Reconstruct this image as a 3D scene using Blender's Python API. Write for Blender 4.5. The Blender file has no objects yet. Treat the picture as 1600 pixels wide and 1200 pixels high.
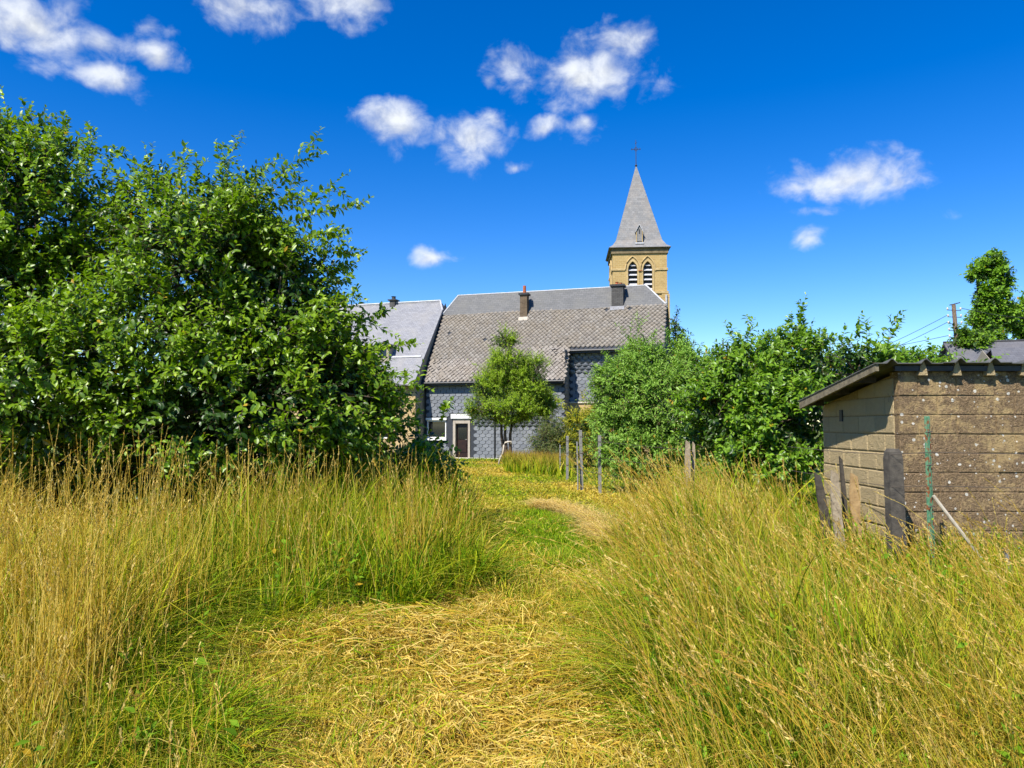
import bpy, bmesh, math, random
import numpy as np
from mathutils import Vector, Matrix
from mathutils.geometry import tessellate_polygon

# ------------------------------------------------------------------ camera, sky, sun, exposure
R = math.radians
scene = bpy.context.scene
COL = scene.collection
F_PX, CX, CY, CAM_H = 1155.6, 800.0, 600.0, 1.45
PITCH = math.atan(65.0 / F_PX)
cam_d = bpy.data.cameras.new('camera')
cam_d.lens = 26.0; cam_d.sensor_width = 36.0; cam_d.clip_start = 0.05; cam_d.clip_end = 3000
cam = bpy.data.objects.new('camera', cam_d); COL.objects.link(cam)
cam.location = (0, 0, CAM_H); cam.rotation_euler = (R(90) + PITCH, 0, 0)
scene.camera = cam

def ray(px, py):
    du, dv = (px - CX) / F_PX, (CY - py) / F_PX
    c, s = math.cos(PITCH), math.sin(PITCH)
    return Vector((du, c - dv * s, s + dv * c))
def P(px, py, Y):
    """point seen at photo pixel (px,py) at ground distance Y"""
    d = ray(px, py); t = Y / d.y
    return Vector((d.x * t, Y, CAM_H + d.z * t))

SUN_AZ, SUN_EL = 36.0, 50.0            # degrees left of straight behind the camera, elevation
sun_dir = Vector((-math.sin(R(SUN_AZ)) * math.cos(R(SUN_EL)), -math.cos(R(SUN_AZ)) * math.cos(R(SUN_EL)), math.sin(R(SUN_EL))))
sl = bpy.data.lights.new('sun', 'SUN'); sl.energy = 5.0; sl.angle = R(0.53); sl.color = (1.0, 0.95, 0.86)
so = bpy.data.objects.new('sun', sl); COL.objects.link(so)
so.rotation_euler = (-sun_dir).to_track_quat('-Z', 'Y').to_euler(); so.location = (0, 0, 30)

world = bpy.data.worlds.new('World'); scene.world = world; world.use_nodes = True
def build_world():
    nt = world.node_tree; nt.nodes.clear()
    N, Lk = nt.nodes.new, nt.links.new
    out = N('ShaderNodeOutputWorld')
    sky = N('ShaderNodeTexSky'); sky.sky_type = 'NISHITA'; sky.sun_disc = False
    sky.sun_elevation = R(SUN_EL); sky.sun_rotation = R(180 + SUN_AZ)
    sky.air_density = 1.0; sky.dust_density = 0.0; sky.ozone_density = 2.6; sky.altitude = 900
    hs = N('ShaderNodeHueSaturation'); hs.inputs['Saturation'].default_value = 1.46; hs.inputs['Hue'].default_value = .514; hs.inputs['Value'].default_value = 1.0
    Lk(sky.outputs[0], hs.inputs['Color'])
    b1 = N('ShaderNodeBackground'); b1.inputs[1].default_value = 0.115; Lk(hs.outputs[0], b1.inputs[0])
    tc = N('ShaderNodeTexCoord')
    nrm = N('ShaderNodeVectorMath'); nrm.operation = 'NORMALIZE'; Lk(tc.outputs['Generated'], nrm.inputs[0])
    d = nrm.outputs[0]
    n0 = N('ShaderNodeTexNoise'); n0.inputs['Scale'].default_value = 9.0; n0.inputs['Detail'].default_value = 3.0
    Lk(d, n0.inputs['Vector'])
    wv = N('ShaderNodeVectorMath'); wv.operation = 'MULTIPLY_ADD'
    wv.inputs[1].default_value = (0.05, 0.05, 0.05)
    Lk(n0.outputs['Color'], wv.inputs[0])
    sub = N('ShaderNodeVectorMath'); sub.operation = 'SUBTRACT'; sub.inputs[1].default_value = (0.025, 0.025, 0.025)
    Lk(d, sub.inputs[0]); Lk(sub.outputs[0], wv.inputs[2])
    dw = wv.outputs[0]
    blobs = [(50, 40, 105, 56, 1.1), (152, 68, 62, 40, .85), (165, 124, 74, 30, 1.0), (255, 94, 44, 26, .8), (235, 45, 44, 20, .7),
             (390, 18, 96, 36, .95), (530, 0, 96, 42, 1.0), (915, 125, 150, 70, 1.05), (975, 62, 85, 50, .9), (800, 95, 50, 40, .8), (765, 132, 24, 20, .6),
             (622, 200, 76, 48, 1.05), (735, 222, 78, 50, .9), (768, 190, 52, 26, .8), (805, 258, 42, 18, .85), (850, 195, 46, 22, .8), (912, 197, 46, 20, .8),
             (1330, 284, 160, 52, 1.1), (1400, 276, 78, 38, .9), (1240, 304, 56, 26, .8), (1275, 345, 56, 13, .75), (1266, 376, 34, 18, .9), (1494, 330, 22, 14, .35),
             (680, 397, 62, 26, .85)]
    lst = []
    for px, py, rx, ry, w in blobs:
        c = ray(px, py).normalized()
        lst.append((c, rx * .80 / F_PX, ry * .84 / F_PX, w))
    rg = random.Random(5)
    k = 0
    while k < 15:                       # the same fair-weather clouds go on all round the sky
        az = rg.uniform(0, 2 * math.pi); el = R(rg.uniform(10, 62))
        c = Vector((math.sin(az) * math.cos(el), math.cos(az) * math.cos(el), math.sin(el)))
        if c.y > 0 and abs(c.x / c.y) < 0.95 and c.z / c.y < 0.85: continue
        rr = rg.uniform(.04, .12)
        lst.append((c, rr, rr * .5, rg.uniform(.6, 1.05))); k += 1
    prev = None
    for c, ra, rb, w in lst:
        S = Vector((1 / ra, 1 / ra, 1 / rb))
        m = N('ShaderNodeVectorMath'); m.operation = 'MULTIPLY_ADD'
        m.inputs[1].default_value = S; m.inputs[2].default_value = (-c.x * S.x, -c.y * S.y, -c.z * S.z)
        Lk(dw, m.inputs[0])
        ln = N('ShaderNodeVectorMath'); ln.operation = 'LENGTH'; Lk(m.outputs[0], ln.inputs[0])
        ma = N('ShaderNodeMath'); ma.operation = 'MULTIPLY_ADD'; ma.inputs[1].default_value = -w; ma.inputs[2].default_value = w
        Lk(ln.outputs['Value'], ma.inputs[0])
        if prev is None: prev = ma.outputs[0]
        else:
            mx = N('ShaderNodeMath'); mx.operation = 'MAXIMUM'; Lk(prev, mx.inputs[0]); Lk(ma.outputs[0], mx.inputs[1]); prev = mx.outputs[0]
    mp = N('ShaderNodeMapping'); mp.inputs['Scale'].default_value = (1, 1, 1.25); Lk(d, mp.inputs[0])
    def cl_noise(vec):
        n1 = N('ShaderNodeTexNoise'); n1.inputs['Scale'].default_value = 24.0; n1.inputs['Detail'].default_value = 7.0; n1.inputs['Roughness'].default_value = .55
        n1.inputs['Distortion'].default_value = .25; Lk(vec, n1.inputs['Vector']); return n1.outputs['Fac']
    na = cl_noise(mp.outputs[0])
    sh = N('ShaderNodeVectorMath'); sh.operation = 'ADD'; sh.inputs[1].default_value = (-.006, -.004, .016); Lk(mp.outputs[0], sh.inputs[0])
    nb = cl_noise(sh.outputs[0])
    a = N('ShaderNodeMath'); a.operation = 'MULTIPLY_ADD'; a.inputs[1].default_value = 2.0; Lk(na, a.inputs[0])
    clampf = N('ShaderNodeMath'); clampf.operation = 'MAXIMUM'; clampf.inputs[1].default_value = -1.0; Lk(prev, clampf.inputs[0])
    Lk(clampf.outputs[0], a.inputs[2])
    ms = N('ShaderNodeMapRange'); ms.interpolation_type = 'SMOOTHSTEP'
    ms.inputs['From Min'].default_value = 1.06; ms.inputs['From Max'].default_value = 2.2; ms.inputs['To Max'].default_value = .95
    Lk(a.outputs[0], ms.inputs['Value'])
    df = N('ShaderNodeMath'); df.operation = 'SUBTRACT'; Lk(na, df.inputs[0]); Lk(nb, df.inputs[1])  # cloud shading painted in: brighter tops, greyer undersides from offset noise
    cr = N('ShaderNodeMapRange'); cr.inputs['From Min'].default_value = -.12; cr.inputs['From Max'].default_value = .10
    cr.inputs['To Min'].default_value = .51; cr.inputs['To Max'].default_value = .63; Lk(df.outputs[0], cr.inputs['Value'])
    b2 = N('ShaderNodeBackground'); b2.inputs[0].default_value = (.92, .96, 1.0, 1); Lk(cr.outputs[0], b2.inputs[1])
    mix = N('ShaderNodeMixShader'); Lk(ms.outputs[0], mix.inputs[0]); Lk(b1.outputs[0], mix.inputs[1]); Lk(b2.outputs[0], mix.inputs[2])
    Lk(mix.outputs[0], out.inputs[0])
build_world()
scene.view_settings.view_transform = 'Standard'; scene.view_settings.look = 'None'
scene.view_settings.exposure = 0.78; scene.view_settings.gamma = 1.0; scene.view_settings.use_curve_mapping = False
scene.render.engine = 'CYCLES'
scene.cycles.use_denoising = True
scene.cycles.use_adaptive_sampling = True; scene.cycles.adaptive_threshold = .02
scene.cycles.max_bounces = 5; scene.cycles.diffuse_bounces = 2; scene.cycles.glossy_bounces = 2; scene.cycles.transmission_bounces = 4

rng = np.random.default_rng(11)
pyr = random.Random(7)

# ------------------------------------------------------------------ helpers: objects and tags
def tag(o, label=None, cat=None, group=None, kind=None):
    if label: o['label'] = label
    if cat: o['category'] = cat
    if group: o['group'] = group
    if kind: o['kind'] = kind
    return o
def empty(name, loc=(0, 0, 0), rz=0.0):
    o = bpy.data.objects.new(name, None); COL.objects.link(o); o.location = loc; o.rotation_euler = (0, 0, rz)
    o.empty_display_size = .2
    return o
def link(name, me, mat=None, parent=None):
    if mat is not None and not me.materials: me.materials.append(mat)
    o = bpy.data.objects.new(name, me); COL.objects.link(o)
    if parent is not None: o.parent = parent
    return o

class MB:
    """collects simple shapes into one mesh"""
    def __init__(s): s.v = []; s.f = []
    def add(s, vs, fs):
        n = len(s.v); s.v += [tuple(v) for v in vs]; s.f += [tuple(i + n for i in f) for f in fs]; return s
    def box(s, x0, x1, y0, y1, z0, z1):
        return s.add([(x0, y0, z0), (x1, y0, z0), (x1, y1, z0), (x0, y1, z0), (x0, y0, z1), (x1, y0, z1), (x1, y1, z1), (x0, y1, z1)],
                     [(0, 3, 2, 1), (4, 5, 6, 7), (0, 1, 5, 4), (1, 2, 6, 5), (2, 3, 7, 6), (3, 0, 4, 7)])
    def prism(s, poly, vec):
        """poly: list of 3D points (planar), extruded by vec"""
        n = len(poly); vec = Vector(vec)
        a = [Vector(p) for p in poly]; b = [p + vec for p in a]
        fs = [tuple(range(n)), tuple(range(2 * n - 1, n - 1, -1))]
        for i in range(n): fs.append((i, (i + 1) % n, n + (i + 1) % n, n + i))
        return s.add(a + b, fs)
    def tube(s, pts, rad, k=8, cap=True):
        pts = [Vector(p) for p in pts]
        if not hasattr(rad, '__len__'): rad = [rad] * len(pts)
        vs = []; m = len(pts)
        for i, p in enumerate(pts):
            t = (pts[min(i + 1, m - 1)] - pts[max(i - 1, 0)]).normalized()
            ref = Vector((0, 0, 1)) if abs(t.z) < .9 else Vector((1, 0, 0))
            u = t.cross(ref).normalized(); w = t.cross(u)
            for j in range(k):
                a = 2 * math.pi * j / k
                vs.append(p + (u * math.cos(a) + w * math.sin(a)) * rad[i])
        fs = []
        for i in range(m - 1):
            for j in range(k):
                fs.append((i * k + j, i * k + (j + 1) % k, (i + 1) * k + (j + 1) % k, (i + 1) * k + j))
        if cap: fs += [tuple(range(k - 1, -1, -1)), tuple((m - 1) * k + j for j in range(k))]
        return s.add(vs, fs)
    def mesh(s, name='mesh', fix=True, smooth=False):
        me = bpy.data.meshes.new(name); me.from_pydata(s.v, [], s.f)
        if fix:
            bm = bmesh.new(); bm.from_mesh(me); bmesh.ops.recalc_face_normals(bm, faces=bm.faces); bm.to_mesh(me); bm.free()
        if smooth:
            me.polygons.foreach_set('use_smooth', [True] * len(me.polygons))
        me.update(); return me
    def build(s, name, mat, parent=None, smooth=False, fix=True):
        return link(name, s.mesh(name, fix, smooth), mat, parent)

def np_mesh(name, V, faces, mat, col=None, rnd=None, smooth=False):
    """V (n,3); faces: list of int arrays (m,3) or (m,4); col (n,3) point colours"""
    me = bpy.data.meshes.new(name)
    V = np.ascontiguousarray(V, dtype=np.float32)
    me.vertices.add(len(V)); me.vertices.foreach_set('co', V.ravel())
    loops = np.concatenate([f.ravel() for f in faces]).astype(np.int32)
    sizes = np.concatenate([np.full(len(f), f.shape[1], np.int32) for f in faces])
    starts = np.concatenate([[0], np.cumsum(sizes)[:-1]]).astype(np.int32)
    me.loops.add(len(loops)); me.loops.foreach_set('vertex_index', loops)
    me.polygons.add(len(sizes)); me.polygons.foreach_set('loop_start', starts)
    try: me.polygons.foreach_set('loop_total', sizes)
    except Exception: pass
    if smooth: me.polygons.foreach_set('use_smooth', np.ones(len(sizes), dtype=bool))
    if col is not None:
        a = me.attributes.new('col', 'FLOAT_COLOR', 'POINT')
        c4 = np.ones((len(V), 4), np.float32); c4[:, :3] = col
        a.data.foreach_set('color', c4.ravel())
    if rnd is not None:
        a = me.attributes.new('rnd', 'FLOAT', 'POINT'); a.data.foreach_set('value', np.asarray(rnd, np.float32))
    me.update(calc_edges=True); me.validate()
    if mat: me.materials.append(mat)
    return me

def unit(a): return a / np.maximum(np.linalg.norm(a, axis=-1, keepdims=True), 1e-9)
def wavy(p, scale, seed, n=7):
    """cheap smooth 3-D noise, about -1..1"""
    r = np.random.default_rng(seed); p = np.asarray(p, float)
    K = r.normal(size=(n, p.shape[-1])) * scale; ph = r.uniform(0, 6.28, n)
    return np.sin(p @ K.T + ph).sum(-1) / math.sqrt(n) / 1.1
def sstep(a, b, x):
    t = np.clip((np.asarray(x, float) - a) / (b - a), 0, 1); return t * t * (3 - 2 * t)
def tubes(pts, rad, k=3):
    """many tubes at once: pts (N,M,3), rad (N,M)"""
    N, M, _ = pts.shape
    t = np.empty_like(pts); t[:, 1:-1] = pts[:, 2:] - pts[:, :-2]; t[:, 0] = pts[:, 1] - pts[:, 0]; t[:, -1] = pts[:, -1] - pts[:, -2]
    t = unit(t); ref = np.where(np.abs(t[..., 2:3]) < .85, np.array([0, 0, 1.]), np.array([1., 0, 0]))
    u = unit(np.cross(t, ref)); w = np.cross(t, u)
    a = np.arange(k) * 2 * math.pi / k
    V = pts[:, :, None, :] + rad[:, :, None, None] * (u[:, :, None, :] * np.cos(a)[None, None, :, None] + w[:, :, None, :] * np.sin(a)[None, None, :, None])
    i = (np.arange(N)[:, None, None] * M + np.arange(M - 1)[None, :, None]) * k
    j = np.arange(k)[None, None, :]; j2 = (j + 1) % k
    F = np.stack([i + j, i + j2, i + k + j2, i + k + j], -1).reshape(-1, 4)
    return V.reshape(-1, 3), F
# leaf outlines: (across, along, up)
LEAF8 = (np.array([[0, 0, 0], [-.36, .28, .10], [0, .30, 0], [.36, .28, .10], [-.40, .62, .06], [0, .64, -.02], [.40, .62, .06], [0, 1.0, -.10]]),
         [np.array([[0, 2, 1], [0, 3, 2], [4, 5, 7], [5, 6, 7]]), np.array([[1, 2, 5, 4], [2, 3, 6, 5]])])
LEAF5 = (np.array([[0, 0, 0], [-.5, .45, .10], [0, .5, -.02], [.5, .45, .10], [0, 1.0, -.08]]),
         [np.array([[0, 2, 1], [0, 3, 2], [1, 2, 4], [2, 3, 4]])])
LEAF4 = (np.array([[0, 0, 0], [-.5, .5, 0.08], [.5, .5, 0.08], [0, 1.0, 0]]), [np.array([[0, 2, 1], [1, 2, 3]])])
def leaves(tpl, pos, ax, nor, L, W):
    T, F = tpl; n = len(pos); k = len(T)
    y = unit(ax); x = unit(np.cross(y, nor)); z = np.cross(x, y)
    V = pos[:, None, :] + (x[:, None, :] * T[None, :, 0:1]) * W[:, None, None] + y[:, None, :] * T[None, :, 1:2] * L[:, None, None] + z[:, None, :] * T[None, :, 2:3] * L[:, None, None]
    off = (np.arange(n) * k)
    FF = [(f[None] + off[:, None, None]).reshape(-1, f.shape[1]) for f in F]
    return V.reshape(-1, 3), FF

# ------------------------------------------------------------------ helpers: materials
class MT:
    def __init__(s, name):
        s.m = bpy.data.materials.new(name); s.m.use_nodes = True
        s.nt = s.m.node_tree; s.nt.nodes.clear()
        s.out = s.n('ShaderNodeOutputMaterial'); s.p = s.n('ShaderNodeBsdfPrincipled'); s.l(s.p.outputs[0], s.out.inputs[0])
    def n(s, t, **kw):
        nd = s.nt.nodes.new(t)
        for k, v in kw.items(): setattr(nd, k, v)
        return nd
    def l(s, a, b): s.nt.links.new(a, b)
    def set(s, nd, **kw):
        for k, v in kw.items(): nd.inputs[k].default_value = v
        return nd
    def coord(s, kind='Object', scale=(1, 1, 1)):
        tc = s.n('ShaderNodeTexCoord'); mp = s.n('ShaderNodeMapping'); mp.inputs['Scale'].default_value = scale
        if kind == 'World':
            g = s.n('ShaderNodeNewGeometry'); s.l(g.outputs['Position'], mp.inputs[0])
        else: s.l(tc.outputs[kind], mp.inputs[0])
        return mp.outputs[0]
    def noise(s, vec, scale, detail=5, rough=.55, dist=0):
        nd = s.n('ShaderNodeTexNoise'); s.l(vec, nd.inputs['Vector'])
        s.set(nd, Scale=scale, Detail=detail, Roughness=rough, Distortion=dist); return nd.outputs['Fac']
    def ramp(s, fac, stops):
        r = s.n('ShaderNodeValToRGB'); s.l(fac, r.inputs[0]); e = r.color_ramp.elements
        while len(e) < len(stops): e.new(.5)
        for el, (p, c) in zip(e, stops):
            el.position = p; el.color = (c[0], c[1], c[2], 1) if hasattr(c, '__len__') else (c, c, c, 1)
        return r.outputs[0]
    def mix(s, fac, a, b, mode='MIX'):
        m = s.n('ShaderNodeMix', data_type='RGBA', blend_type=mode)
        for sock, v in ((m.inputs[0], fac), (m.inputs[6], a), (m.inputs[7], b)):
            if hasattr(v, 'links'): s.l(v, sock)
            else: sock.default_value = (v[0], v[1], v[2], 1) if hasattr(v, '__len__') else v
        return m.outputs[2]
    def math(s, op, a, b=0.0):
        m = s.n('ShaderNodeMath', operation=op)
        for sock, v in ((m.inputs[0], a), (m.inputs[1], b)):
            if hasattr(v, 'links'): s.l(v, sock)
            else: sock.default_value = v
        return m.outputs[0]
    def bump(s, h, strength=.3, dist=.02):
        b = s.n('ShaderNodeBump'); b.inputs['Strength'].default_value = strength; b.inputs['Distance'].default_value = dist
        s.l(h, b.inputs['Height']); s.l(b.outputs[0], s.p.inputs['Normal']); return b
    def base(s, c, rough=.7, spec=.3):
        if hasattr(c, 'links'): s.l(c, s.p.inputs['Base Color'])
        else: s.p.inputs['Base Color'].default_value = (c[0], c[1], c[2], 1)
        s.p.inputs['Roughness'].default_value = rough; s.p.inputs['Specular IOR Level'].default_value = spec
        return s
def plain(name, c, c2=None, scale=8, rough=.7, spec=.3, bump=.15, kind='Object', metal=0, dist=.01):
    t = MT(name); v = t.coord(kind); n = t.noise(v, scale, 6)
    c2 = c2 or tuple(x * .7 for x in c)
    t.base(t.ramp(n, [(.3, c2), (.7, c)]), rough, spec); t.p.inputs['Metallic'].default_value = metal
    if bump: t.bump(t.noise(v, scale * 4, 5), bump, dist)
    return t.m

def leafy(name, rough=.42, spec=.45, trans=.28, tint=(1.25, 1.35, .55)):
    t = MT(name); a = t.n('ShaderNodeAttribute', attribute_name='col')
    t.base(a.outputs['Color'], rough, spec)
    tr = t.n('ShaderNodeBsdfTranslucent')
    c = t.mix(1.0, a.outputs['Color'], tint, 'MULTIPLY'); t.l(c, tr.inputs['Color'])
    ms = t.n('ShaderNodeMixShader'); ms.inputs[0].default_value = trans
    t.l(t.p.outputs[0], ms.inputs[1]); t.l(tr.outputs[0], ms.inputs[2]); t.l(ms.outputs[0], t.out.inputs[0])
    return t.m
M = {}
M['leaf'] = leafy('leaf_glossy', .40, .45, .34)
M['leaf_soft'] = leafy('leaf_soft', .55, .3, .35)
M['grass'] = leafy('grass_blades', .75, .08, .34, (1.25, 1.15, .45))

def m_leafpart():
    t = MT('leaf_single'); oi = t.n('ShaderNodeObjectInfo')
    c = t.ramp(oi.outputs['Random'], [(0, (.07, .15, .009)), (.5, (.13, .25, .015)), (.95, (.20, .34, .04)), (1, (.42, .30, .02))])
    t.base(c, .42, .45); tr = t.n('ShaderNodeBsdfTranslucent'); t.l(c, tr.inputs['Color'])
    ms = t.n('ShaderNodeMixShader'); ms.inputs[0].default_value = .28
    t.l(t.p.outputs[0], ms.inputs[1]); t.l(tr.outputs[0], ms.inputs[2]); t.l(ms.outputs[0], t.out.inputs[0])
    return t.m
M['leaf_part'] = m_leafpart()

def m_ground():
    t = MT('meadow_soil'); v = t.coord('World')
    n1 = t.noise(v, .9, 6); n2 = t.noise(v, 9, 6, .65); n3 = t.noise(v, 60, 4, .7)
    green = t.ramp(n2, [(.3, (.035, .055, .010)), (.7, (.085, .125, .020))])
    straw = t.ramp(n3, [(.3, (.17, .12, .035)), (.7, (.40, .30, .10))])
    sel = t.ramp(t.math('ADD', t.math('MULTIPLY', n1, .6), t.math('MULTIPLY', n2, .4)), [(.42, 0), (.56, 1)])
    # mown strip: straw tone along the path
    a = t.n('ShaderNodeAttribute', attribute_name='col')
    sp = t.n('ShaderNodeSeparateColor'); t.l(a.outputs['Color'], sp.inputs[0])
    fac = t.math('MULTIPLY', sp.outputs[0], t.math('ADD', t.math('MULTIPLY', sel, .7), .3))
    t.base(t.mix(fac, green, straw), .95, .1)
    t.bump(n3, .6, .03)
    return t.m
M['ground'] = m_ground()
M['bark'] = plain('bark', (.16, .12, .085), (.07, .05, .035), 14, .9, .1, .6, dist=.02)
M['twig'] = plain('twig_bark', (.20, .15, .09), (.10, .075, .045), 20, .85, .15, 0)

def m_slate_wall():
    t = MT('wall_slate'); oi = t.n('ShaderNodeObjectInfo'); a = t.n('ShaderNodeAttribute', attribute_name='rnd')
    r = t.math('FRACT', t.math('ADD', a.outputs['Fac'], oi.outputs['Random']))
    v = t.coord('World'); n = t.noise(v, 5, 6, .6)
    c = t.ramp(r, [(0, (.122, .132, .148)), (.5, (.147, .157, .174)), (1, (.172, .182, .198))])
    c = t.mix(t.ramp(n, [(.5, 0), (.75, .45)]), c, (.23, .235, .24))
    t.base(c, .55, .4); t.bump(t.noise(v, 40, 4), .15, .004); return t.m
M['slate_wall'] = m_slate_wall()
M['slate_back'] = plain('slate_underlay', (.045, .05, .06), None, 8, .8, .2, 0)
def m_rooftile():
    t = MT('roof_diamond_slate'); oi = t.n('ShaderNodeObjectInfo'); a = t.n('ShaderNodeAttribute', attribute_name='rnd')
    r = t.math('FRACT', t.math('ADD', a.outputs['Fac'], oi.outputs['Random']))
    v = t.coord('World'); n = t.noise(v, 1.3, 6, .6); n2 = t.noise(v, 18, 5, .7)
    c = t.ramp(r, [(0, (.185, .162, .138)), (.3, (.218, .192, .165)), (.75, (.238, .212, .184)), (1, (.275, .248, .218))])
    c = t.mix(t.ramp(n, [(.42, 0), (.68, .6)]), c, (.235, .195, .148))
    c = t.mix(t.ramp(n2, [(.58, 0), (.72, .55)]), c, (.40, .385, .34))
    t.base(c, .9, .15); t.bump(n2, .25, .01); return t.m
M['roof_tile'] = m_rooftile()
def m_slate_roof(name, c1, c2, sx, sz, stain=(.30, .26, .2), bumpd=.012):
    t = MT(name); v = t.coord('UV')
    b = t.n('ShaderNodeTexBrick'); t.l(v, b.inputs['Vector'])
    b.offset = .5
    t.set(b, Scale=1.0); b.inputs['Brick Width'].default_value = sx; b.inputs['Row Height'].default_value = sz
    b.inputs['Mortar Size'].default_value = .006; b.inputs['Mortar Smooth'].default_value = .3
    b.inputs['Color1'].default_value = (*c1, 1); b.inputs['Color2'].default_value = (*c2, 1); b.inputs['Mortar'].default_value = (*[x * .45 for x in c1], 1)
    w = t.coord('World'); n = t.noise(w, 1.1, 6, .62); n2 = t.noise(w, 14, 5, .7)
    c = t.mix(t.ramp(n, [(.45, 0), (.75, .7)]), b.outputs['Color'], stain)
    c = t.mix(t.ramp(n2, [(.55, 0), (.75, .45)]), c, tuple(min(1, x * 1.6) for x in c2))
    t.base(c, .72, .3); t.bump(b.outputs['Fac'], -.5, bumpd); return t.m
M['slate_band'] = m_slate_roof('slate_ridge_band', (.105, .105, .105), (.135, .134, .132), .25, .14, (.135, .13, .115))
M['slate_left'] = m_slate_roof('slate_pale', (.185, .185, .20), (.235, .235, .25), .22, .12, (.26, .245, .225))
M['slate_spire'] = m_slate_roof('slate_spire', (.165, .162, .16), (.225, .22, .215), .34, .26, (.25, .215, .18))
M['slate_dark'] = m_slate_roof('slate_far', (.095, .095, .105), (.125, .125, .135), .25, .2, (.13, .12, .12))
def m_stone():
    t = MT('ochre_stone'); v = t.coord('UV')
    b = t.n('ShaderNodeTexBrick'); t.l(v, b.inputs['Vector'])
    t.set(b, Scale=1.0); b.inputs['Brick Width'].default_value = .42; b.inputs['Row Height'].default_value = .2; b.inputs['Mortar Size'].default_value = .014
    b.inputs['Color1'].default_value = (.36, .245, .095, 1); b.inputs['Color2'].default_value = (.44, .31, .13, 1); b.inputs['Mortar'].default_value = (.48, .37, .19, 1)
    w = t.coord('World'); n = t.noise(w, .8, 6, .65); n2 = t.noise(w, 7, 6, .7)
    c = t.mix(t.ramp(n, [(.4, 0), (.75, .55)]), b.outputs['Color'], (.30, .20, .085))
    c = t.mix(t.ramp(n2, [(.5, 0), (.72, .5)]), c, (.52, .38, .17))
    t.base(c, .92, .1); t.bump(b.outputs['Fac'], -.4, .02); return t.m
M['stone'] = m_stone()
M['stone_trim'] = plain('dressed_stone', (.54, .40, .20), (.36, .26, .12), 3, .9, .1, .2)
M['stone_dark'] = plain('weathered_frieze', (.25, .19, .11), (.13, .10, .06), 2.5, .95, .1, .3)
M['lead'] = plain('lead_flashing', (.50, .50, .51), (.34, .34, .35), 6, .5, .4, .1)
M['lead_grey'] = plain('grey_verge', (.25, .25, .26), (.17, .17, .18), 6, .7, .3, .1)
M['dark_metal'] = plain('dark_metal', (.035, .037, .04), (.02, .02, .022), 10, .5, .4, .1)
M['iron'] = plain('wrought_iron', (.055, .052, .05), (.03, .028, .028), 20, .7, .3, .1)
M['white_pvc'] = plain('white_plastic', (.78, .78, .76), (.66, .65, .62), 3, .4, .4, 0)
M['frame_beige'] = plain('beige_frame', (.42, .37, .30), (.33, .28, .22), 6, .6, .3, .05)
M['dark_wood'] = plain('dark_door_wood', (.030, .012, .007), (.015, .006, .004), 5, .4, .4, .1)
M['terracotta'] = plain('terracotta', (.42, .13, .055), (.28, .08, .035), 8, .85, .2, .2)
M['plaster'] = plain('ochre_plaster', (.50, .36, .18), (.38, .27, .13), 2, .95, .1, .2)
M['plaster_grey'] = plain('grey_plaster', (.38, .33, .25), (.27, .23, .17), 2, .95, .1, .25)
M['white_stone'] = plain('pale_sill', (.62, .57, .47), (.48, .43, .34), 5, .9, .1, .1)
def m_glass():
    t = MT('dark_window_glass'); t.base((.012, .014, .016), .06, .6); return t.m
M['glass'] = m_glass()
def m_chimney(name, c1, c2, mo):
    t = MT(name); v = t.coord('Object'); b = t.n('ShaderNodeTexBrick')
    sw = t.n('ShaderNodeSeparateXYZ'); cb = t.n('ShaderNodeCombineXYZ'); t.l(v, sw.inputs[0])
    t.l(t.math('ADD', sw.outputs[0], sw.outputs[1]), cb.inputs[0]); t.l(sw.outputs[2], cb.inputs[1]); t.l(cb.outputs[0], b.inputs['Vector'])
    t.set(b, Scale=1.0); b.inputs['Brick Width'].default_value = .22; b.inputs['Row Height'].default_value = .075; b.inputs['Mortar Size'].default_value = .008
    b.inputs['Color1'].default_value = (*c1, 1); b.inputs['Color2'].default_value = (*c2, 1); b.inputs['Mortar'].default_value = (*mo, 1)
    n = t.noise(v, 5, 5, .65)
    t.base(t.mix(t.ramp(n, [(.4, 0), (.7, .6)]), b.outputs['Color'], tuple(x * .5 for x in c1)), .9, .1); t.bump(b.outputs['Fac'], -.4, .01); return t.m
M['brick_tan'] = m_chimney('tan_brick', (.15, .105, .065), (.10, .07, .045), (.16, .13, .095))
M['brick_dark'] = m_chimney('dark_slate_cladding', (.085, .08, .075), (.11, .105, .10), (.05, .05, .05))

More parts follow.
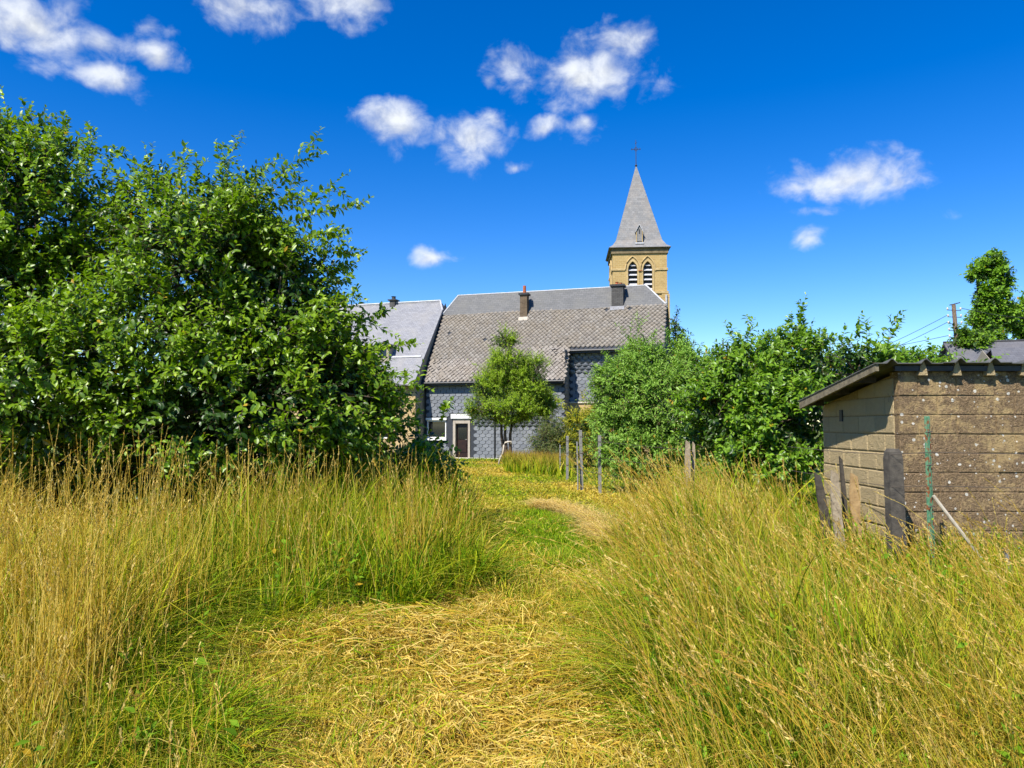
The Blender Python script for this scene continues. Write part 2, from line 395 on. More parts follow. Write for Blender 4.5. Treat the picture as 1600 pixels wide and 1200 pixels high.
def m_block(name, tan, crust, amount, spots):
    t = MT(name); v = t.coord('World'); oi = t.n('ShaderNodeObjectInfo')
    n1 = t.noise(v, 3.2, 7, .65); n2 = t.noise(v, 22, 7, .7); n3 = t.noise(v, 75, 4, .7)
    c = t.mix(n2, tan, tuple(x * .72 for x in tan))
    c = t.mix(t.math('MULTIPLY', oi.outputs['Random'], .45), c, tuple(x * .62 for x in tan))
    cr = t.ramp(t.math('ADD', t.math('MULTIPLY', n1, .55), t.math('MULTIPLY', n2, .45)), [(amount, 0), (amount + .10, 1)])
    dk = t.mix(t.ramp(n3, [(.35, 0), (.65, 1)]), tuple(x * 1.25 for x in crust), tuple(x * .40 for x in crust))
    c = t.mix(cr, c, dk)
    if spots:
        vo = t.n('ShaderNodeTexVoronoi'); t.l(v, vo.inputs['Vector']); t.set(vo, Scale=17.0); vo.inputs['Randomness'].default_value = 1
        sw = t.noise(v, 50, 3)
        sd = t.math('ADD', vo.outputs['Distance'], t.math('MULTIPLY', sw, .30))
        sel = t.n('ShaderNodeSeparateColor'); t.l(vo.outputs['Color'], sel.inputs[0])
        sz = t.math('MULTIPLY', t.math('POWER', sel.outputs[0], 2.2), .27)
        m = t.math('LESS_THAN', sd, t.math('ADD', sz, .19))
        c = t.mix(t.math('MULTIPLY', m, .9), c, (.66, .63, .55))
    t.base(c, .95, .08); t.bump(t.math('ADD', n2, t.math('MULTIPLY', n3, .6)), 1.0, .035); return t.m
M['block_front'] = m_block('weathered_block', (.49, .35, .17), (.26, .18, .104), .415, True)
M['block_side'] = m_block('clean_block', (.55, .425, .235), (.38, .29, .165), .58, False)
M['mortar'] = plain('tan_mortar', (.34, .25, .12), (.21, .15, .07), 30, .98, .05, .5)
M['sheet'] = plain('fibre_sheet', (.13, .13, .12), (.07, .07, .065), 6, .8, .2, .2)
M['wood_grey'] = plain('weathered_wood', (.42, .34, .23), (.20, .155, .10), 22, .9, .1, .5)
M['wood_dark'] = plain('dark_old_wood', (.10, .085, .065), (.045, .038, .03), 18, .9, .1, .5)
M['wood_tan'] = plain('tan_wood', (.42, .28, .13), (.27, .17, .075), 14, .9, .1, .4)
M['wood_board'] = plain('grey_brown_board', (.23, .195, .13), (.12, .10, .065), 12, .9, .1, .4)
M['galv'] = plain('galvanised_post', (.26, .255, .24), (.14, .135, .125), 30, .55, .4, .15)
M['tube_white'] = plain('pale_tube', (.52, .46, .36), (.36, .31, .23), 16, .5, .4, .05)
M['plastic_dark'] = plain('dark_bucket_plastic', (.02, .022, .024), None, 10, .4, .4, 0)
M['concrete_post'] = plain('mossy_concrete', (.115, .10, .08), (.05, .045, .04), 16, .95, .1, .5)
def m_greenrust():
    t = MT('green_paint_rust'); v = t.coord('Object'); n = t.noise(v, 16, 6, .65)
    c = t.ramp(n, [(.40, (.06, .17, .09)), (.51, (.12, .25, .15)), (.56, (.24, .08, .03)), (.66, (.12, .035, .015))])
    t.base(c, .7, .3); t.bump(n, .3, .004); return t.m
M['green_rust'] = m_greenrust()
M['wire'] = plain('rusty_wire', (.10, .08, .065), None, 20, .6, .3, 0)

# ------------------------------------------------------------------ ground
LB = np.array([(1.5, -.80), (3.1, -1.10), (3.9, -1.5), (4.7, -1.6), (5.2, -1.25), (5.7, -.75), (6.4, -.14), (9.0, -.26), (13.4, -.70), (22.3, -1.6), (38, -3.4)])
RB = np.array([(1.5, .25), (3.1, .42), (4.4, .62), (5.9, .82), (7.4, .97), (10, 1.38), (13.4, 1.95), (16, 1.95), (20, 1.5), (24, 1.2), (30, 1.6), (38, 4)])
def lbound(y): return np.interp(y, LB[:, 0], LB[:, 1])
def rbound(y): return np.interp(y, RB[:, 0], RB[:, 1])
def gz(x, y):
    x = np.asarray(x, float); y = np.asarray(y, float)
    z = -.2 * sstep(12, 34, y)
    p = np.stack([x, y], -1)
    near = np.exp(-((x / 14) ** 2 + ((y - 8) / 22) ** 2))
    return z + near * (.020 * wavy(p, 1.6, 3) + .010 * wavy(p, 5.0, 4))
def make_ground():
    xs = np.concatenate([[-900, -500, -260, -140, -80, -50], np.arange(-34, -12, 1.0), np.arange(-12, 12, .2), np.arange(12, 34, 1.0), [50, 80, 140, 260, 500, 900]])
    ys = np.concatenate([[-500, -200, -80, -40, -20], np.arange(-10, 1, 1.0), np.arange(1, 24, .2), np.arange(24, 60, .8), np.arange(60, 120, 5.), [150, 220, 350, 600, 1000, 1800]])
    X, Y = np.meshgrid(xs, ys); Z = gz(X, Y)
    V = np.stack([X, Y, Z], -1).reshape(-1, 3); nx = len(xs)
    i = (np.arange(len(ys) - 1)[:, None] * nx + np.arange(nx - 1)[None]).reshape(-1)
    Fc = np.stack([i, i + 1, i + nx + 1, i + nx], -1)
    inside = sstep(-.35, .15, X - lbound(Y)) * sstep(-.35, .15, rbound(Y) - X)
    green = np.exp(-(((X - .5) / 1.15) ** 2 + ((Y - 9.4) / 2.7) ** 4))
    band = inside * (1 - .9 * green) * (1 - sstep(34, 37, Y))
    c = np.zeros((len(V), 3)); c[:, 0] = np.maximum(band, .12).ravel()
    me = np_mesh('ground', V, [Fc], M['ground'], c, smooth=True)
    o = link('ground', me); tag(o, kind='structure')
make_ground()

# ------------------------------------------------------------------ sloped slab with UV for slate textures
def uv_planar(me, origin, ux, uy):
    """uv in metres from local coordinates"""
    uvl = me.uv_layers.new(name='UVMap'); o = Vector(origin); ux = Vector(ux); uy = Vector(uy)
    for lp in me.loops:
        p = me.vertices[lp.vertex_index].co - o
        uvl.data[lp.index].uv = (p.dot(ux), p.dot(uy))
def uv_walls(me):
    """boxy walls: u runs round the building, v is height"""
    uvl = me.uv_layers.new(name='UVMap')
    for pl in me.polygons:
        n = pl.normal
        for li in pl.loop_indices:
            p = me.vertices[me.loops[li].vertex_index].co
            uvl.data[li].uv = ((p.y if abs(n.x) > abs(n.y) else p.x), p.z)
def slab(name, poly, thick, mat, parent, ux, uy):
    a, b, c = [Vector(p) for p in poly[:3]]
    n = (b - a).cross(c - a).normalized()
    if n.z < 0: n = -n
    m = MB().prism(poly, -n * thick); me = m.mesh(name); uv_planar(me, poly[0], ux, uy)
    return link(name, me, mat, parent)
def wall_holes(mb, outer, holes, to3, depth):
    """outer/holes: 2-D loops; to3(u,v,d) gives a 3-D point; holes get jambs of the given depth"""
    loops = [[Vector((u, v, 0)) for u, v in outer]] + [[Vector((u, v, 0)) for u, v in h] for h in holes]
    flat = [p for l in loops for p in l]
    tris = tessellate_polygon(loops)
    mb.add([to3(p.x, p.y, 0) for p in flat], [tuple(t) for t in tris])
    for h in holes:
        n = len(h); vs = [to3(u, v, 0) for u, v in h] + [to3(u, v, depth) for u, v in h]
        mb.add(vs, [(i, (i + 1) % n, n + (i + 1) % n, n + i) for i in range(n)])

# ------------------------------------------------------------------ slate pieces
def slate_mesh(w, h, name='slate', t0=.008, t1=.030):
    """flattened hexagonal wall slate, lower edge proud; local x across, z up, -y outwards"""
    a, b, c = w * .22, w * .5, h * .20
    top = [(-a, h / 2), (a, h / 2), (b, c), (b, -c), (a, -h / 2), (-a, -h / 2), (-b, -c), (-b, c)]
    def yy(z): return -(t0 + (t1 - t0) * (.5 - z / h))
    v = [(x, yy(z), z) for x, z in top] + [(x, 0.0, z) for x, z in top[2:]]
    f = [(7, 6, 5, 4, 3, 2, 1, 0)] + [(2 + k, 3 + k, 9 + k, 8 + k) for k in range(5)]
    me = bpy.data.meshes.new(name); me.from_pydata(v, [], f); me.update(); return me
def tile_mesh(w, h, name='tile', t0=.004, t1=.056):
    """diamond roof slate in the roof plane: x across, y up the slope, z out of the roof"""
    v = [(0, -h / 2, t1), (w / 2, 0, (t0 + t1) * .55), (0, h / 2, t0), (-w / 2, 0, (t0 + t1) * .55), (0, -h / 2, 0), (w / 2, 0, 0), (-w / 2, 0, 0)]
    f = [(0, 1, 2, 3), (4, 5, 1, 0), (6, 4, 0, 3)]
    me = bpy.data.meshes.new(name); me.from_pydata(v, [], f); me.update(); return me
def place_pieces(me, mats, n_parts, name, stuff_name, mat, parent):
    """the first n_parts matrices become objects, the rest one joined part"""
    if not me.materials: me.materials.append(mat)
    for mx in mats[:n_parts]:
        o = bpy.data.objects.new(name, me); COL.objects.link(o); o.parent = parent; o.matrix_local = mx
    rest = mats[n_parts:]
    if rest:
        V0 = np.array([v.co[:] for v in me.vertices]); fs = [tuple(p.vertices) for p in me.polygons]
        k = len(V0); Vs = []; by = {}
        for i, mx in enumerate(rest):
            A = np.array(mx); Vs.append(V0 @ A[:3, :3].T + A[:3, 3])
            for f in fs: by.setdefault(len(f), []).append([j + i * k for j in f])
        V = np.concatenate(Vs); r = np.repeat(rng.uniform(0, 1, len(rest)), k)
        o = link(stuff_name, np_mesh(stuff_name, V, [np.array(b) for b in by.values()], mat, rnd=r), None, parent); o['kind'] = 'stuff'

# ------------------------------------------------------------------ the house with the slate-hung facade
HA = R(17.0); H0 = P(665, 715, 38.0); GZ0 = -.2
HOUSE_LOC = (H0.x, H0.y, GZ0)
def make_house():
    root = empty('slate_hung_house', HOUSE_LOC, -HA)
    tag(root, 'long house with grey slate-hung wall, white shuttered door and steep brown diamond-slate roof', 'house')
    W, SR, D = 11.84, 7.28, 6.4
    EZ, ED, SL = 3.85, -.35, 1.413
    def rz(d): return EZ + SL * (d - ED)
    RD = 3.2; BD = 2.4; RED = .75; RWD = 1.1
    wz = rz(0) - .12; wz2 = rz(RWD) - .12
    door = (1.52, 2.42, 0.0, 2.0); win = (.05, 1.12, 1.0, 1.93)
    mb = MB()
    hole = lambda r: [(r[0], r[2] + (.001 if r[2] == 0 else 0)), (r[1], r[2] + (.001 if r[2] == 0 else 0)), (r[1], r[3]), (r[0], r[3])]
    wall_holes(mb, [(0, 0), (SR, 0), (SR, wz), (0, wz)], [hole(door), hole(win)], lambda u, v, d: (u, d, v), .16)
    mb.add([(SR, 0, 0), (SR, RWD, 0), (SR, RWD, wz2), (SR, 0, wz)], [(0, 1, 2, 3)])
    mb.add([(SR, RWD, 2.83), (W, RWD, 2.83), (W, RWD, wz2), (SR, RWD, wz2)], [(0, 1, 2, 3)])
    rr = rz(RD) - .15
    mb.add([(W, RWD, 0), (W, D, 0), (W, D, rz(0) - .15), (W, D - 2.4, rz(2.4) - .15), (W, BD, rz(BD) - .15), (W, RWD, wz2)], [(0, 1, 2, 3, 4, 5)])
    mb.add([(0, 0, 0), (0, D, 0), (0, D, wz), (0, D - BD, rz(BD) - .15), (0, BD, rz(BD) - .15), (0, 0, wz)], [(0, 1, 2, 3, 4, 5)])
    mb.add([(0, D, 0), (W, D, 0), (W, D, wz), (0, D, wz)], [(0, 1, 2, 3)])
    wall = mb.build('wall', M['slate_back'], root)
    # slates
    sw, sh = .325, .172
    me = slate_mesh(sw * .93, sh * 1.24)
    good, hid = [], []
    def run(u0, u1, z0, z1, fn, skip, hidden):
        j = 0; z = z0 + sh * .5
        while z < z1:
            u = u0 + (0 if j % 2 else sw * .5) + sw * .02
            while u < u1 - .02:
                if u > u0 + sw * .3 and u < u1 - sw * .3 and not any(a - sw * .42 < u < b + sw * .42 and c - sh * .6 < z < d + sh * .6 for a, b, c, d in skip):
                    mx = fn(u, z) @ Matrix.Rotation(pyr.gauss(0, .012), 4, 'Y') @ Matrix.Rotation(pyr.gauss(0, .010), 4, 'X')
                    (hid if hidden(u, z) else good).append(mx)
                u += sw
            z += sh; j += 1
    run(0, SR, .05, wz, lambda u, z: Matrix.Translation((u, -.002 - pyr.random() * .003, z)), [(door[0] - .12, door[1] + .12, door[2], door[3] + .26), (win[0] - .3, win[1] + .08, win[2] - .12, win[3] + .12)],
        lambda u, z: (2.6 < u < 6.6 and z > 1.6) or u < .9 and z < 1.5)
    nfac = len(good)
    run(SR, W, 2.87, wz2, lambda u, z: Matrix.Translation((u, RWD - .002 - pyr.random() * .003, z)), [], lambda u, z: u > SR + 2.3)
    ret = Matrix.Rotation(R(90), 4, 'Z')
    run(0, RWD, .05, 5.3, lambda u, z: Matrix.Translation((SR + .003, u, z)) @ ret, [], lambda u, z: True)
    place_pieces(me, good + hid, 300, 'slate', 'slates', M['slate_wall'], wall)
    # lower plastered wall of the recessed bay with its ledge
    MB().box(SR + .002, W, RWD - .1, RWD + .2, 0, 2.76).build('plaster_wall', M['plaster'], root)
    MB().box(SR + .004, W + .03, RWD - .17, RWD + .1, 2.762, 2.835).build('ledge', M['white_stone'], root)
    MB().box(-.02, SR + .01, -.06, .02, -.25, .045).build('plinth', M['white_stone'], root)
    # roof: slabs under the pieces
    n = Vector((0, -SL, 1)).normalized(); up = Vector((0, 1, SL)).normalized()
    def rp(s, d): return Vector((s, d, rz(d)))
    roof = slab('roof', [rp(-.06, ED), rp(SR + .05, ED), rp(SR + .05, RED), rp(W + .1, RED), rp(W + .1, BD), rp(-.06, BD)], .09, M['slate_back'], root, (1, 0, 0), up)
    tw, th = .235, .27
    good, rest = [], []
    rot = Matrix(((1, 0, 0, 0), (0, up.y, n.y, 0), (0, up.z, n.z, 0), (0, 0, 0, 1)))
    L = (BD - ED) / up.y; j = 0; u = th * .30
    while u < L + .02:
        s = -.05 + (tw / 2 if j % 2 else tw)
        while s < W + .1:
            d = ED + u * up.y
            if not (s > SR + .08 and d < RED + .06) and s > .0:
                p = rp(s, d)
                bad = pyr.random()
                tilt = pyr.gauss(0, .045) + (.16 * pyr.random() if bad < .10 else 0)
                ch = 1 + 2.4 * max(0, math.sin(s * 1.3 + d * 2.1 + .6) * math.sin(s * .55 - d * 1.4 + 1.9)) * (1 if d < 1.4 else .4)
                tilt *= ch
                sag = .016 * math.sin(s * .9 + 1) * math.sin(d * 1.7)
                mx = Matrix.Translation(p + n * (sag + .006 + abs(pyr.gauss(0, .005)) * ch)) @ rot @ Matrix.Rotation(pyr.gauss(0, .04) * ch, 4, 'Z') @ Matrix.Rotation(tilt, 4, 'X') @ Matrix.Rotation(pyr.gauss(0, .03) * ch, 4, 'Y')
                if bad > .994: pass                    # a slate that has slipped off
                elif (u < 1.45 and s < 2.6) or (u < 2.2 and 5.4 < s < SR): good.append(mx)
                else: rest.append(mx)
            s += tw
        u += th / 2; j += 1
    place_pieces(tile_mesh(tw * .93, th * .97), good + rest, 300, 'roof_slate', 'roof_slates', M['roof_tile'], roof)
    # upper band of smaller slates with clipped gables
    e = .03
    band = [rp(-.08, BD - .05) + n * e, rp(W + .12, BD - .05) + n * e, rp(10.87, RD) + n * e, rp(.52, RD) + n * e]
    slab('ridge_band', band, .05, M['slate_band'], root, (1, 0, 0), up)
    zb = rz(BD)
    slab('back_roof', [(W + .1, 2 * RD - ED, EZ), (-.06, 2 * RD - ED, EZ), (-.06, 2 * RD - BD, zb), (.52, RD, rz(RD)), (10.87, RD, rz(RD)), (W + .1, 2 * RD - BD, zb)], .06, M['slate_band'], root, (1, 0, 0), (0, -.577, .816))
    slab('hip', [(-.06, BD - .05, zb - .05), (-.06, 2 * RD - BD, zb), (.53, RD, rz(RD) + .01)], .05, M['slate_band'], root, (0, 1, 0), (.5, 0, .85))
    slab('hip', [(W + .1, 2 * RD - BD, zb), (W + .1, BD - .05, zb - .05), (10.86, RD, rz(RD) + .01)], .05, M['slate_band'], root, (0, 1, 0), (-.6, 0, .8))
    def strip(a, b, r=.035, nm='ridge_strip'): MB().tube([a, b], r, 6).build(nm, M['lead'], root)
    strip(Vector((.50, RD, rz(RD) + .03)), Vector((10.89, RD, rz(RD) + .03)), .034)
    strip(Vector((-.08, BD - .05, zb + .0)), Vector((.52, RD, rz(RD) + .04)), .04)
    strip(Vector((W + .12, BD - .05, zb + .0)), Vector((10.87, RD, rz(RD) + .04)), .045)
    # eaves: soffit, gutters
    MB().box(-.05, SR + .04, ED + .02, .0, EZ - .17, EZ - .10).build('soffit', M['dark_metal'], root)
    MB().tube([(-.06, ED - .03, EZ - .05), (SR + .06, ED - .03, EZ - .05)], .055, 8).build('gutter', M['dark_metal'], root)
    MB().tube([(SR - .02, RED - .03, rz(RED) - .05), (W + .12, RED - .03, rz(RED) - .05)], .055, 8).build('gutter', M['dark_metal'], root)
    MB().box(SR + .06, W + .08, RED + .02, RWD, rz(RED) - .17, rz(RED) - .10).build('soffit', M['dark_metal'], root)
    MB().prism([(SR + .055, ED - .02, EZ - .16), (SR + .055, RED + .06, rz(RED + .06) - .16), (SR + .055, RED + .06, rz(RED + .06) + .01), (SR + .055, ED - .02, EZ + .01)], (.03, 0, 0)).build('verge_board', M['frame_beige'], root)
    MB().tube([(3.74, -.06, 0.02), (3.74, -.06, 2.6), (3.74, -.06, wz - .1)], .04, 8).build('downpipe', M['dark_metal'], root)
    MB().tube([(W + .02, RWD - .05, 0), (W + .02, RWD - .05, wz2)], .05, 8).build('downpipe', M['dark_metal'], root)
    MB().prism([(-.07, ED, EZ - .14), (-.07, BD, zb - .14), (-.07, BD, zb + .03), (-.07, ED, EZ + .03)], (-.04, 0, 0)).build('verge_board', M['dark_metal'], root)
    MB().prism([(W + .11, RED, rz(RED) - .14), (W + .11, BD, zb - .14), (W + .11, BD, zb + .03), (W + .11, RED, rz(RED) + .03)], (.05, 0, 0)).build('verge_board', M['dark_metal'], root)
    # door
    dr = MB().box(door[0] + .1, door[1] - .1, .13, .17, .02, 1.74).build('door', M['dark_wood'], root)
    fr = MB()
    fr.box(door[0] - .01, door[0] + .12, -.05, .14, 0, 2.0); fr.box(door[1] - .10, door[1] + .01, -.05, .14, 0, 2.0); fr.box(door[0] + .10, door[1] - .10, -.05, .14, 1.76, 2.0)
    fr.build('frame', M['frame_beige'], dr)
    MB().box(door[0] + .22, door[1] - .22, .115, .129, .95, 1.55).build('pane', M['glass'], dr)
    MB().box(door[0] + .24, door[1] - .24, .10, .128, .30, .80).build('panel', M['dark_wood'], dr)
    MB().tube([(door[1] - .18, .10, .95), (door[1] - .18, .06, .95), (door[1] - .28, .06, .95)], .012, 6).build('handle', M['galv'], dr)
    MB().box(door[0] - .1, door[1] + .1, -.13, -.002, 2.005, 2.24).build('shutter_box', M['white_pvc'], dr)
    MB().box(door[0] - .05, door[1] + .05, -.25, -.062, -.2, .03).build('doorstep', M['white_stone'], dr)
    # window
    wn = MB().box(win[0] + .04, win[1] - .04, .11, .13, win[2] + .04, win[3] - .04).build('window', M['glass'], root)
    f = MB()
    f.box(win[0], win[0] + .07, .05, .15, win[2], win[3]); f.box(win[1] - .07, win[1], .05, .15, win[2], win[3])
    f.box(win[0] + .07, win[1] - .07, .05, .15, win[2], win[2] + .07); f.box(win[0] + .07, win[1] - .07, .05, .15, win[3] - .07, win[3])
    f.build('frame', M['white_pvc'], wn)
    MB().box(win[0] - .05, win[1] + .06, -.14, .05, win[2] - .10, win[2] - .002).build('sill', M['white_pvc'], wn)
    MB().box(win[0] - .03, win[1] + .04, -.06, .04, win[3] + .003, win[3] + .12).build('lintel', M['white_pvc'], wn)
    # chimneys
    def chimney(s, d, w, dp, h0, h1, mat, pot):
        z = rz(d)
        c = MB().box(s - w / 2, s + w / 2, d - dp / 2, d + dp / 2, z - .7, z + h1).build('chimney', mat, root)
        MB().box(s - w / 2 - .07, s + w / 2 + .07, d - dp / 2 - .07, d + dp / 2 + .07, z + h1 + .002, z + h1 + .10).build('cap', M['dark_metal'], c)
        b = MB(); k = .06
        zf = rz(d - dp / 2 - .12)
        b.prism([(s - w / 2 - k, d - dp / 2 - .14, zf + .02), (s + w / 2 + k, d - dp / 2 - .14, zf + .02), (s + w / 2 + k, d - dp / 2 - .01, zf + .23), (s - w / 2 - k, d - dp / 2 - .01, zf + .23)], tuple(n * .03))
        b.build('flashing', pot[3], c)
        if pot[0] == 'pipe':
            MB().tube([(s, d, z + h1 + .1), (s, d, z + h1 + .1 + pot[1])], [pot[2], pot[2] * .92], 12).build('pot', M['terracotta'], c)
        else:
            for ox, hh in ((-.06, .16), (.13, .11)):
                m = MB(); m.tube([(s + ox, d, z + h1 + .1), (s + ox, d, z + h1 + .1 + hh * .7), (s + ox, d, z + h1 + .1 + hh)], [.09, .075, .10], 10); m.build('pot', M['terracotta'], c)
    chimney(4.62, 2.28, .38, .40, 0, .96, M['brick_tan'], ('pipe', .42, .09, M['frame_beige']))
    chimney(9.53, 2.62, .60, .55, 0, .72, M['brick_dark'], ('pots', 0, 0, M['lead_grey']))
make_house()

# ------------------------------------------------------------------ the neighbouring house on the left
def make_left_house():
    root = empty('pale_roofed_house', HOUSE_LOC, -HA)
    tag(root, 'house with pale grey slate roof and ochre wall half hidden behind the leafy fruit tree', 'house')
    s0, s1, df, ED, EZ, RD = -12.5, -.14, -1.0, -1.32, 3.70, 2.9
    SL = (8.58 - EZ) / (RD - ED)
    def rz(d): return EZ + SL * (d - ED)
    D = 2 * RD - df
    mb = MB(); wz = rz(df) - .12
    wins = [(-2.3, -1.4, 1.0, 2.2), (-5.2, -4.2, 1.0, 2.2), (-8.2, -7.2, 1.0, 2.2)]
    wall_holes(mb, [(s0, 0), (s1, 0), (s1, wz), (s0, wz)], [[(a, c), (b, c), (b, d), (a, d)] for a, b, c, d in wins], lambda u, v, d: (u, df + d, v), .15)
    mb.build('front_wall', M['plaster'], root)
    g = MB()
    for s in (s1, s0):
        g.add([(s, df, 0), (s, D, 0), (s, D, wz), (s, RD, rz(RD) - .12), (s, df, wz)], [(0, 1, 2, 3, 4)])
    g.add([(s0, D, 0), (s1, D, 0), (s1, D, wz), (s0, D, wz)], [(0, 1, 2, 3)])
    g.build('gable_wall', M['plaster_grey'], root)
    for a, b, c, d in wins:
        w = MB().box(a + .03, b - .03, df + .10, df + .12, c + .03, d - .03).build('window', M['glass'], root)
        f = MB(); f.box(a, a + .06, df + .04, df + .14, c, d); f.box(b - .06, b, df + .04, df + .14, c, d); f.box(a + .06, b - .06, df + .04, df + .14, c, c + .06); f.box(a + .06, b - .06, df + .04, df + .14, d - .06, d)
        f.build('frame', M['white_pvc'], w)
    up = Vector((0, 1, SL)).normalized(); h = 7.95; dh = ED + (h - EZ) / SL
    hs = .30
    r = slab('roof', [(s0 - .1, ED, EZ), (s1 + .06, ED, EZ), (s1 + .06, dh, h), (s1 - hs, RD, rz(RD)), (s0 - .1, RD, rz(RD))], .10, M['slate_left'], root, (1, 0, 0), up)
    slab('back_roof', [(s1 + .06, 2 * RD - ED, EZ), (s0 - .1, 2 * RD - ED, EZ), (s0 - .1, RD, rz(RD)), (s1 - hs, RD, rz(RD)), (s1 + .06, 2 * RD - dh, h)], .10, M['slate_left'], root, (1, 0, 0), (0, -.63, .77))
    slab('hip', [(s1 + .06, dh, h), (s1 + .06, 2 * RD - dh, h), (s1 - hs, RD, rz(RD) + .01)], .05, M['slate_left'], root, (0, 1, 0), (-.4, 0, .9))
    MB().tube([(s0 - .1, RD, rz(RD) + .03), (s1 - hs, RD, rz(RD) + .03)], .05, 6).build('ridge_strip', M['lead'], root)
    MB().tube([(s1 - hs, RD, rz(RD) + .03), (s1 + .06, dh, h + .02)], .045, 6).build('ridge_strip', M['lead'], root)
    nn = Vector((0, -SL, 1)).normalized()
    MB().prism([Vector((s1 - .06, ED, EZ)) + nn * .012, Vector((s1 + .07, ED, EZ)) + nn * .012, Vector((s1 + .07, dh, h)) + nn * .012, Vector((s1 - .06, dh, h)) + nn * .012], tuple(nn * .03)).build('verge_strip', M['lead_grey'], root)
    d2 = -.05
    MB().prism([Vector((-2.2, d2, rz(d2))) + nn * .01, Vector((s1 - .13, d2, rz(d2))) + nn * .01, Vector((s1 - .13, d2 + .07, rz(d2 + .07))) + nn * .01, Vector((-2.2, d2 + .07, rz(d2 + .07))) + nn * .01], tuple(nn * .03)).build('snow_strip', M['lead'], root)
    MB().tube([(s0, ED - .03, EZ - .05), (s1 + .05, ED - .03, EZ - .05)], .055, 8).build('gutter', M['dark_metal'], root)
    # dormer
    ds, dd = -2.35, -.25; z = rz(dd)
    dm = MB().box(ds - .34, ds + .34, dd, dd + 1.0, z - .1, z + .88).build('dormer', M['plaster_grey'], root)
    MB().box(ds - .42, ds + .42, dd - .1, dd + 1.1, z + .882, z + .96).build('dormer_roof', M['slate_left'], dm)
    MB().box(ds - .2, ds + .2, dd - .02, dd - .003, z + .25, z + .75).build('pane', M['glass'], dm)
    # chimney on the ridge
    cs = -3.3; z = rz(RD)
    c = MB().box(cs - .16, cs + .16, RD - .2, RD + .2, z - .3, z + .14).build('chimney', M['brick_dark'], root)
    MB().box(cs - .25, cs + .25, RD - .27, RD + .27, z + .142, z + .21).build('cap', M['dark_metal'], c)
    MB().tube([(cs, RD, z + .21), (cs, RD, z + .36), (cs, RD, z + .40)], [.11, .11, .15], 10).build('pot', M['brick_dark'], c)
make_left_house()

